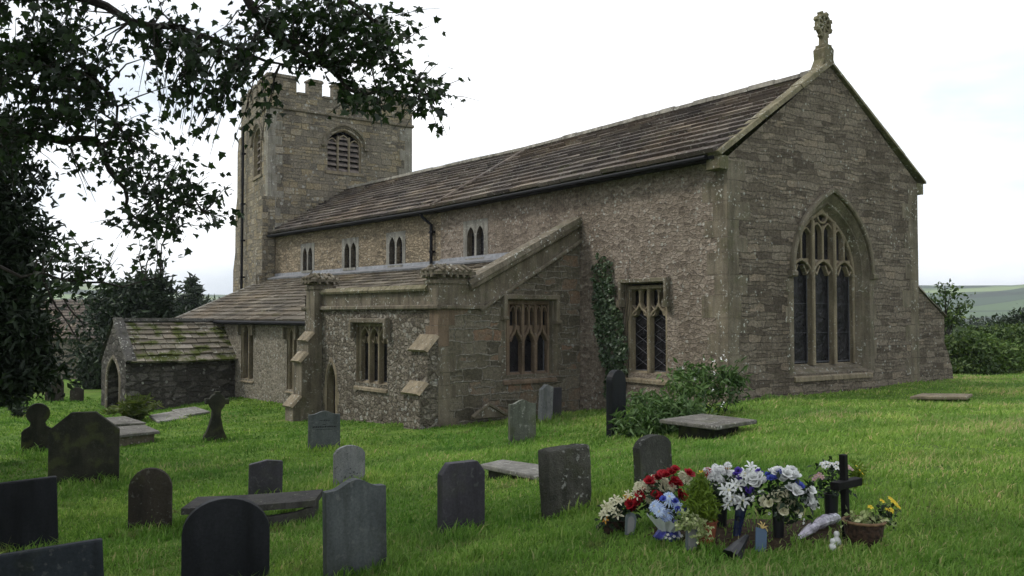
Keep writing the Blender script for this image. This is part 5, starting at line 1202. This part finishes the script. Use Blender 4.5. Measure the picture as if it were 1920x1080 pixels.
M['lf_con'] = leaf_mat('lime_conifer', [(.09, .15, .012), (.16, .25, .025), (.24, .34, .05)], .25)
M['lf_var'] = leaf_mat('variegated_leaf', [(.10, .16, .04), (.30, .36, .16), (.55, .57, .36)], .2)
SPEC = {'rose': [(5, 1.0, 32, 1.0), (5, .86, 56, .95), (5, .70, 68, .9), (4, .52, 78, .9), (3, .36, 86, 1.0)], 'mum': [(13, 1.0, 0, .30), (12, .95, 25, .30), (10, .85, 48, .30), (7, .65, 70, .30)],
        'daisy': [(15, 1.0, 8, .20), (12, .85, 20, .18)], 'lily': [(6, 1.0, 32, .34)], 'small': [(5, 1.0, 20, .75), (3, .5, 55, .6)]}
def bloom(kind, col, c, n, r, parent, name=None):
    m = MB(); n = Vector(n).normalized(); t = n.orthogonal().normalized(); b = n.cross(t); c = Vector(c); rot = random.uniform(0, 6.28)
    for i, (k, L, el, w) in enumerate(SPEC[kind]):
        for j in range(k):
            a = rot + i * .7 + 2 * math.pi * j / k + random.uniform(-.1, .1); o = t * math.cos(a) + b * math.sin(a); s = n.cross(o); e = R(el + random.uniform(-7, 7)); l = r * L * random.uniform(.88, 1.08)
            d1 = o * math.cos(e) + n * math.sin(e); e2 = e - R(35 if kind != 'rose' else -5); d2 = o * math.cos(e2) + n * math.sin(e2); hw2 = l * w / 2
            p0, p1, p2 = c + o * r * .05, c + d1 * l * .58, c + d1 * l * .58 + d2 * l * .42; q = random.random()
            m.poly([p0 - s * hw2 * .3, p0 + s * hw2 * .3, p1 + s * hw2 + n * hw2 * .25, p1 - s * hw2 + n * hw2 * .25], 0, q); m.poly([p1 - s * hw2 + n * hw2 * .25, p1 + s * hw2 + n * hw2 * .25, p2 + s * hw2 * .45, p2 - s * hw2 * .45], 0, min(1, q + .15))
    mats = [PM[col]]
    if kind in ('daisy', 'small', 'lily'):
        for ph in range(6): 
            a = ph * math.pi / 3; a2 = a + math.pi / 3; m.poly([c + n * r * .2, c + (t * math.cos(a) + b * math.sin(a)) * r * .22 + n * r * .1, c + (t * math.cos(a2) + b * math.sin(a2)) * r * .22 + n * r * .1], 1, .5)
        mats.append(PM['yellow'] if kind == 'small' else PM['cream'])
    return m.build(name or ('rose' if kind == 'rose' else 'flower'), mats, parent, recalc=False)
def bunch(name, label, cat, bpx, blooms, leafell, nl, leaf=.055, mat='lf_fl', group='flowers laid on the new grave', asp=.5):
    b = ghit(*bpx); e = empty(name, tuple(b), label, cat, group); Y = b[1]
    if leafell:
        cx, cy, rx, ry = leafell; leaves('foliage', clumps([pxell(cx, cy, rx, ry, Y, nl)], 6, .3, .2), leaf, M[mat], 'leaf', .3, asp, parent=e)
        cen = at(cx, cy + ry * .6, Y)
    else: cen = at(bpx[0], bpx[1] - 40, Y)
    for kind, col, r, pts in blooms:
        extra = [(x + rng.uniform(-9, 9), y + rng.uniform(-7, 9)) for x, y in pts] if len(pts) > 3 and r > .03 and cat == 'flowers' else []
        for x, y in pts + extra:
            p = at(x, y, Y - rng.uniform(.02, .12)); n = p - cen + np.array([0, -.10, .06]) + rng.normal(size=3) * .03; bloom(kind, col, p, n, r * random.uniform(.82, 1.06), e)
    return e, b, Y
def vase(e, px, ytop, ybot, wpx, Y, mat='black_pl', nm='vase', taper=.78):
    a = at(px, ybot, Y); h = (ybot - ytop) / FPX * Y; r = wpx / 2 / FPX * Y; m = MB(); m.lathe((a[0], a[1], a[2]), [(r * taper, 0), (r * .97, h * .96), (r * 1.06, h * .965), (r * 1.06, h), (r * .9, h), (r * .85, h * .9)], 18); return m.build(nm, M[mat], e, smooth=False)
e, b, Y = bunch('flower_basket', 'low dark basket of cream and orange lilies at the left end of the flowers', 'flowers', (1150, 999), [('lily', 'orange', .045, [(1136, 973), (1176, 933)]), ('lily', 'cream', .055, [(1137, 955), (1146, 946), (1159, 941), (1170, 940), (1134, 966), (1152, 958)]), ('lily', 'cream', .05, [(1178, 928), (1190, 925)])], (1160, 962, 32, 26), 260)
vase(e, 1152, 974, 1000, 44, Y + .05, 'basket', 'basket', .9)
e, b, Y = bunch('rose_spray', 'big spray of red roses and cream chrysanthemums before the weathered headstone', 'flowers', (1240, 985), [('rose', 'red', .050, [(1233, 898), (1244, 889), (1258, 888), (1292, 893), (1219, 904), (1272, 908), (1264, 903), (1201, 924), (1228, 928), (1283, 934), (1191, 943), (1240, 893), (1276, 926), (1186, 955), (1205, 936), (1226, 912)]), ('mum', 'cream', .042, [(1246, 901), (1241, 914), (1254, 921), (1278, 895), (1287, 903), (1224, 896), (1208, 912), (1213, 918), (1238, 936), (1260, 914), (1195, 916), (1218, 936)]), ('lily', 'cream', .045, [(1204, 908), (1194, 918), (1196, 930)])], (1240, 932, 52, 38), 330)
e, b, Y = bunch('daisy_bouquet', 'bouquet of blue and pale daisies in white paper with a blue foil base', 'flowers', (1252, 1012), [('daisy', 'paleblue', .055, [(1254, 963), (1228, 949), (1255, 931), (1273, 950), (1240, 958)]), ('rose', 'blue', .036, [(1244, 937), (1239, 952), (1272, 959), (1262, 949), (1266, 940), (1280, 955)])], (1252, 954, 30, 24), 70, .05)
wb = MB(); 
for k in range(14):
    a0, a1 = math.pi * (.95 + 1.05 * k / 14), math.pi * (.95 + 1.05 * (k + 1) / 14); c_ = at(1252, 985, Y); top = lambda a, j: (c_[0] + .16 * math.cos(a), c_[1] + .13 * math.sin(a) - .05, c_[2] + .05 + .035 * math.cos(a) * -1 + (.02 if j % 2 else 0)); bot = lambda a: (c_[0] + .05 * math.cos(a), c_[1] + .05 * math.sin(a), c_[2] - .05)
    wb.poly([bot(a0), bot(a1), top(a1, k + 1), top(a0, k)], 0, .5)
wb.build('paper_wrap', M['paper'], e, recalc=False)
bw_ = MB(); c_ = at(1252, 1012, Y); pr = []
bw_.lathe(tuple(c_), [(.09, 0), (.10, .03), (.075, .07), (.06, .11), (.07, .14)], 14); bo = bw_.build('foil_base', M['blue_wrap'], e)
for v in bo.data.vertices: v.co += Vector((random.uniform(-1, 1), random.uniform(-1, 1), random.uniform(-1, 1))) * .010
for x, y in ((1248, 1008), (1256, 1010), (1264, 1006), (1272, 1009), (1278, 1005), (1252, 1003)): bloom('small', 'white', at(x, y, Y - .12), (0, -.6, .8), .014, e)
e, b, Y = bunch('potted_conifer', 'bright lime green dwarf conifer with trailing variegated ivy in a terracotta pot', 'plant', (1320, 1020), [], None, 0, group=None)
leaves('conifer_foliage', clumps([pxell(1314, 955, 28, 24, Y, 900), pxell(1313, 930, 20, 22, Y, 620), pxell(1312, 907, 9, 16, Y, 240), pxell(1330, 960, 16, 20, Y, 260)], 12, .25, .2), .045, M['lf_con'], 'leaf', .2, .3, -.6, e)
vase(e, 1322, 976, 1020, 46, Y, 'pot', 'pot', .72)
leaves('ivy_leaves', clumps([pxell(1300, 978, 24, 10, Y - .12, 150), pxell(1316, 996, 12, 18, Y - .17, 90), pxell(1284, 985, 12, 14, Y - .1, 60), pxell(1285, 965, 10, 8, Y - .1, 40)], 5, .35, .3), .032, M['lf_var'], 'leaf', .4, .75, .2, e)
e, b, Y = bunch('flower_vase', 'black vase of white chrysanthemums with a red flower at its left', 'flowers', (1353, 991), [('mum', 'white', .036, [(1346, 880), (1340, 879), (1352, 878), (1358, 879), (1333, 894), (1344, 888), (1352, 899), (1368, 886), (1378, 888), (1362, 884), (1372, 892), (1334, 885), (1386, 893)]), ('mum', 'red', .038, [(1326, 882), (1322, 888)]), ('mum', 'orange', .032, [(1364, 875)]), ('lily', 'yellow', .035, [(1315, 888)]), ('small', 'white', .012, [(1348, 906), (1360, 904), (1342, 909), (1370, 902)])], (1353, 918, 32, 30), 220)
vase(e, 1353, 942, 991, 23, Y)
e, b, Y = bunch('lily_bouquet', 'white lily and purple flower bouquet with its stems in dark navy cellophane', 'flowers', (1380, 1008), [('lily', 'white', .060, [(1367, 919), (1370, 940), (1383, 936), (1396, 888), (1405, 890), (1415, 882), (1392, 902), (1376, 910), (1402, 902), (1388, 944), (1366, 930)]), ('rose', 'purple', .036, [(1398, 917), (1400, 926), (1380, 891), (1389, 897), (1396, 910)]), ('small', 'white', .014, [(1405, 935), (1408, 944), (1412, 938), (1384, 952)])], (1388, 918, 26, 32), 150)
cn = MB(); cn.tube([at(1380, 1010, Y), at(1384, 985, Y), at(1389, 955, Y), at(1392, 930, Y)], [.026, .030, .040, .05], 10); cn.build('cellophane_wrap', M['navy_wrap'], e)
e, b, Y = bunch('rose_vase', 'large black vase of white and cream roses with a few blue flowers', 'flowers', (1460, 1012), [('rose', 'white', .050, [(1450, 889), (1466, 901), (1475, 890), (1483, 896), (1518, 921), (1502, 926), (1485, 913), (1416, 904), (1430, 906), (1518, 948), (1508, 936), (1458, 887), (1424, 896), (1492, 918), (1512, 930)]), ('rose', 'cream', .052, [(1443, 943), (1463, 953), (1471, 938), (1487, 950), (1459, 931), (1450, 934), (1480, 942)]), ('rose', 'blue', .034, [(1444, 898), (1453, 899), (1500, 912), (1463, 887), (1494, 906)]), ('rose', 'purple', .03, [(1422, 885), (1428, 889)]), ('small', 'white', .014, [(1424, 922), (1430, 920), (1443, 963), (1455, 963), (1484, 966), (1500, 968), (1507, 974), (1506, 981), (1492, 960), (1412, 932), (1410, 938)])], (1468, 930, 54, 40), 460)
vase(e, 1460, 958, 1012, 23, Y)
e, b, Y = bunch('wild_flower_vase', 'black vase of small white and pink flowers directly behind the wooden cross', 'flowers', (1559, 980), [('small', 'white', .026, [(1541, 870), (1548, 868), (1556, 870), (1563, 871), (1570, 869), (1545, 876), (1552, 875), (1568, 877)]), ('small', 'pink', .024, [(1530, 893), (1536, 890), (1541, 895), (1527, 899), (1590, 876), (1596, 880)]), ('small', 'yellow', .012, [(1612, 882), (1617, 888), (1606, 874)])], (1556, 904, 32, 34), 190, .05)
leaves('golden_sprig', at(1608, 892, Y) + rng.normal(size=(150, 3)) * [.018, .018, .040], .062, M['lf_con'], 'leaf', .2, .25, -.5, e)
vase(e, 1559, 926, 980, 27, Y)
e, b, Y = bunch('pansy_basket', 'dark basket of pale leaved plants and yellow pansies right of the wooden cross', 'plant', (1620, 1021), [('small', 'yellow', .024, [(1632, 951), (1654, 940), (1674, 941), (1671, 957), (1685, 951), (1669, 935), (1680, 946), (1664, 956)])], (1625, 974, 36, 12), 170, .04, 'lf_var', None, .7)
leaves('pansy_leaves', clumps([pxell(1665, 965, 22, 20, Y, 110)], 6, .3, .2), .04, M['lf_fl'], 'leaf', .3, .5, parent=e)
a_ = at(1620, 1021, Y); h_ = 44 / FPX * Y; r_ = 37 / FPX * Y; bm_ = MB(); bm_.lathe(tuple(a_), [(r_ * .8, 0), (r_ * .92, h_ * .5), (r_ * .97, h_), (r_ * .85, h_), (r_ * .8, h_ * .8)], 22); bm_.build('basket', M['basket'], e)
br = MB(); br.tube([(a_[0] + r_ * math.cos(t), a_[1] + r_ * math.sin(t), a_[2] + h_) for t in np.linspace(0, 2 * math.pi, 25)], .010, 6); br.build('rim', M['rim'], e)
# wooden grave cross
cb = ghit(1589, 1012); Yc = cb[1]; cz = empty('wooden_cross', tuple(cb), 'dark stained wooden cross standing among the flowers', 'cross'); ya = R(40); FCx = Frame(cb[:2], (math.cos(ya), math.sin(ya)), (math.sin(ya), -math.cos(ya)))
hC = (1012 - 853) / FPX * Yc; m = MB(); dx = -.045; w_ = .023
m.hexa([FCx.p(-w_, cb[2] - .2, .022), FCx.p(w_, cb[2] - .2, .022), FCx.p(w_, cb[2] - .2, -.022), FCx.p(-w_, cb[2] - .2, -.022)] + [FCx.p(-w_ + dx, cb[2] + hC, .022), FCx.p(w_ + dx, cb[2] + hC, .022), FCx.p(w_ + dx, cb[2] + hC, -.022), FCx.p(-w_ + dx, cb[2] + hC, -.022)]); m.build('upright', M['cross'], cz, bevel=.006)
m = MB(); zc_ = cb[2] + hC * .66; m.fbox(FCx, -.185, .125, zc_ - .027, zc_ + .027, -.019, .047); m.build('crossbar', M['cross'], cz, bevel=.006)
# cards, wrapped bundle, ornaments
def oval_card(px, yt, yb, label):
    b = ghit(px, yb); Y = b[1]; h = (yb - yt) / FPX * Y * 1.08; w = h * .56; m = MB(); F = Frame((0, 0), (1, 0), (0, -1)); P = [(-w * .42, 0), (w * .42, 0)] + arcp(0, h - w / 2, w / 2, -.15, math.pi + .15, 15)
    m.prism(F, P, -.010, .0); e = empty('memorial_card', tuple(b), label, 'card', 'oval cards on the new grave'); e.rotation_euler = (R(-14), R(14), R(22)); o = m.build('card', M['card'], None, world=False); o.parent = e
    k = MB(); k.prism(F, [(a * .62, h * .05 + z * .78) for a, z in P], .0005, .003); q = k.build('panel', M['card_in'], None, world=False); q.parent = e
oval_card(1181, 966, 1005, 'grey oval topped card leaning by the dark lily basket'); oval_card(1296, 989, 1034, 'grey oval topped card leaning before the terracotta pot')
b = ghit(1426, 1036); Y = b[1]; e = empty('gift_card', tuple(b), 'blue card tied with a raffia bow stuck in the ground', 'card'); h = .155; F = Frame((0, 0), (1, 0), (0, -1)); m = MB(); m.prism(F, [(-.042, 0), (.042, 0), (.042, h), (-.042, h)], -.004, .004); o = m.build('card', M['card_blue'], None, world=False); o.parent = e; e.rotation_euler = (R(-18), R(14), R(15))
m = MB()
for a in (-.9, -.3, .5, 1.1, 1.8): m.tube([(0, -.006, h), (.022 * math.sin(a), -.014, h + .02 + .012 * math.cos(a * 2)), (.045 * math.sin(a), -.006, h + .045 * math.cos(a))], .004, 5)
o = m.build('bow', M['raffia'], None, world=False); o.parent = e
p0, p1 = ghit(1499, 1021), ghit(1574, 984); m = MB(); N_ = 11; pts = [p0 * (1 - t) + p1 * t + np.array([0, 0, .045 + .03 * math.sin(t * 3)]) for t in np.linspace(0, 1, N_)]
m.tube(pts, [.012, .026, .034, .036, .028, .040, .044, .043, .040, .034, .016], 12); o = m.build('wrapped_bundle', M['clear_wrap'], None, loc=tuple((p0 + p1) / 2), smooth=False)
for v in o.data.vertices: v.co += Vector((random.uniform(-1, 1), random.uniform(-1, 1), random.uniform(-1, 1))) * .004
tag(o, 'cellophane wrapped bundle lying on the grass below the wooden cross', 'wrapped flowers')
for (px, py, s_, lb) in ((1569, 1024, 1.0, 'small white ceramic ornament against the pansy basket'), (1561, 1034, .82, 'smaller white ceramic ornament nearest the camera')):
    b = ghit(px, py); m = MB(); k = .030 * s_; m.lathe(tuple(b), [(k * .5, 0), (k * .95, k * .4), (k, k), (k * .75, k * 1.7), (k * .42, k * 2.0), (k * .62, k * 2.35), (k * .66, k * 2.8), (k * .4, k * 3.2), (k * .05, k * 3.3)], 12); tag(m.build('ornament', M['white_cer'], None, loc=tuple(b), smooth=True), lb, 'ornament')
b = ghit(1372, 1046); Y = b[1]; m = MB(); q = at(1350, 1044, Y), at(1396, 1040, Y - .05); tp = at(1400, 1004, Y + .12)
bs = at(1372, 1046, Y); m.tube([bs + [0, 0, .0], bs * .55 + tp * .45 + [0, 0, .01], tp], [.075, .045, .012], 9); o = m.build('black_wrapped_stems', M['black_pl'], None, loc=tuple(b))
for v in o.data.vertices: v.co += Vector((random.uniform(-1, 1), random.uniform(-1, 1), random.uniform(-.5, .5))) * .010
tag(o, 'crumpled black wrapped flower stems lying nearest the camera', 'wrapped flowers')
# bare soil under the flowers
g_ = G('bare_soil'); p_ = g_.geo(); n_ = g_.noise(p_, 18, 5, .65); g_.bump(n_, .03, 1); soil_m = g_.fin(g_.ramp(n_, [(.3, (.028, .019, .012)), (.7, (.07, .05, .032))]), .95, .1)
sp = [ghit(x, y) for x, y in ((1200, 1006), (1290, 1022), (1340, 1030), (1400, 1036), (1480, 1034), (1560, 1012), (1600, 1000), (1560, 975), (1440, 975), (1340, 975), (1230, 985))]
sc_ = np.mean(sp, 0); nV = [sc_ + (0, 0, .012)]; ring = []
for k in range(66):
    i = k // 6; t = (k % 6) / 6; p = sp[i] * (1 - t) + sp[(i + 1) % 11] * t; p = sc_ + (p - sc_) * rng.uniform(.93, 1.05); ring.append(p)
VV = []; nr = 6
for j in range(1, nr + 1):
    for p in ring: q = sc_ + (p - sc_) * j / nr; VV.append((q[0], q[1], gz(q[0], q[1]) + (.016 if j < nr else -.004)))
VV = np.array([(sc_[0], sc_[1], gz(sc_[0], sc_[1]) + .016)] + VV); FF = []
for k in range(66):
    k2 = (k + 1) % 66; FF.append((0, 1 + k, 1 + k2, 1 + k2))
    for j in range(nr - 1): a, b2 = 1 + j * 66, 1 + (j + 1) * 66; FF += [(a + k, b2 + k, b2 + k2), (a + k, b2 + k2, a + k2)]
FT_ = np.array([f[:3] for f in FF]); tag(mesh_np('bare_soil', VV, FT_, soil_m), 'patch of bare soil under the flowers', 'soil', kind='structure')
SOIL = np.array([p[:2] for p in sp])
# ------------------------------------------------------------------ grass blades
def poly_mask(x, y, P):
    c = np.zeros(len(x), bool); n = len(P)
    for i in range(n):
        (x0, y0), (x1, y1) = P[i][:2], P[i - 1][:2]
        c ^= ((y0 > y) != (y1 > y)) & (x < (x1 - x0) * (y - y0) / ((y1 - y0) if abs(y1 - y0) > 1e-9 else 1e-9) + x0)
    return c
FOOT = [[C0, FG.p(LG, 0), FN_.p(NL, 0, -LG), FN_.p(NL, 0), K0], [CH0, FCS.p(LC, 0), FA.p(LC, 0), FA.p(SA, 0), FN_.p(NL, 0), K0, FCE.p(sE, 0)], [P0, FPE.p(LP, 0), FPW.p(LP, 0), FPW.p(0, 0)], [T0, PNE, PNW, PSW]]
def grass(n):
    Y = np.exp(rng.uniform(np.log(3.3), np.log(32), n)); X = rng.uniform(-1, 1, n) * (.63 * Y + 3.0)
    k = np.ones(n, bool)
    for P in FOOT: k &= ~poly_mask(X, Y, P)
    k &= ~(poly_mask(X, Y, SOIL) & (rng.random(n) < .86)); X, Y = X[k], Y[k]; n = len(X)
    f1 = np.sin(X * 1.3 + 1.7 * np.sin(Y * .8)) * np.sin(Y * 1.1 + 1.3 * np.sin(X * .9 + 2)); f2 = np.sin(X * 3.7 + Y * 1.1 + 2 * np.sin(Y * 2.3)) * np.sin(Y * 3.1 - X * .7); f3 = np.sin(X * .45 + .8) * np.sin(Y * .38 + X * .1)
    patch = .5 * f1 + .35 * f2 + .3 * f3
    bare = np.clip(np.sin(X * 2.3 + 2.2 * np.sin(Y * 1.1) + 2) * np.sin(Y * 2.9 + 2 * np.sin(X * 1.4)) * (.6 + .4 * np.sin(X * .7 + Y * .5)) - .62, 0, 1) * 5
    keep = rng.random(n) < np.clip(.75 + .5 * patch - bare, .12, 1); X, Y, patch, f2 = X[keep], Y[keep], patch[keep], f2[keep]; n = len(X)
    tuft = np.clip(np.sin(X * 5.3 + 3 * np.sin(Y * 1.9)) * np.sin(Y * 4.7 + 3 * np.sin(X * 2.1)) - .72, 0, 1) * 3.2
    h = rng.gamma(6, .0074, n) * (1 + tuft) * (1 + .45 * np.clip(patch, -.6, 1))
    for sx, sy_, w in STONES:
        if sy_ > 24: continue
        d = np.hypot(X - sx, Y - sy_); h *= 1 + (.9 if w else .3) * np.exp(-(d / (.30 + w * .5)) ** 4)
    h = np.clip(h, .025, .24)
    Z = ground(X, Y) - .008; wd = (.0019 + .00060 * Y) * rng.uniform(.7, 1.3, n)
    a = rng.uniform(0, 2 * math.pi, n); s = np.c_[np.cos(a), np.sin(a), np.zeros(n)]; lean = rng.normal(size=(n, 2)) * .42 + np.array([.18, -.10])
    B = np.c_[X, Y, Z]; M1 = B + np.c_[lean * h[:, None] * .35, h * .6]; T = B + np.c_[lean * h[:, None] * 1.15, h * np.clip(1 - .25 * (lean ** 2).sum(1), .45, 1)]
    V = np.stack([B - s * wd[:, None], B + s * wd[:, None], M1 + s * wd[:, None] * .75, M1 - s * wd[:, None] * .75, T], 1).reshape(-1, 3)
    F = (np.arange(n)[:, None, None] * 5 + np.array([(0, 1, 2), (0, 2, 3), (3, 2, 4)])[None]).reshape(-1, 3)
    dry = np.clip(np.sin(X * .9 + 1.1 * np.sin(Y * .7) + 1) * np.sin(Y * 1.25 + .9 * np.sin(X * .8)) - .35, 0, 1)
    r = np.clip(.40 + .27 * patch - .12 * np.clip(tuft, 0, 1) + rng.normal(size=n) * .15 + (rng.random(n) < .06 + .5 * dry) * .4 + .02 * X, 0, 1)
    return tag(mesh_np('grass', V, F, M['grass'], np.repeat(r, 3)), 'rough mown green grass of the churchyard', 'grass', kind='stuff')
grass(800000)
# ------------------------------------------------------------------ haze over the valley
hb = MB(); F0 = Frame((0, 0), (1, 0), (0, 1)); hb.fbox(F0, -3600, 3600, -45, 105, -500, 4000)
hm = bpy.data.materials.new('haze'); hm.use_nodes = True; ht_ = hm.node_tree; ht_.nodes.clear(); ho = ht_.nodes.new('ShaderNodeOutputMaterial'); hv = ht_.nodes.new('ShaderNodeVolumePrincipled')
hv.inputs['Color'].default_value = (.86, .92, 1.0, 1); hv.inputs['Density'].default_value = .00028; hv.inputs['Anisotropy'].default_value = .2
ht_.links.new(hv.outputs[0], ho.inputs['Volume']); tag(hb.build('haze', hm), 'thin pale haze hanging over the valley', 'haze', kind='stuff')
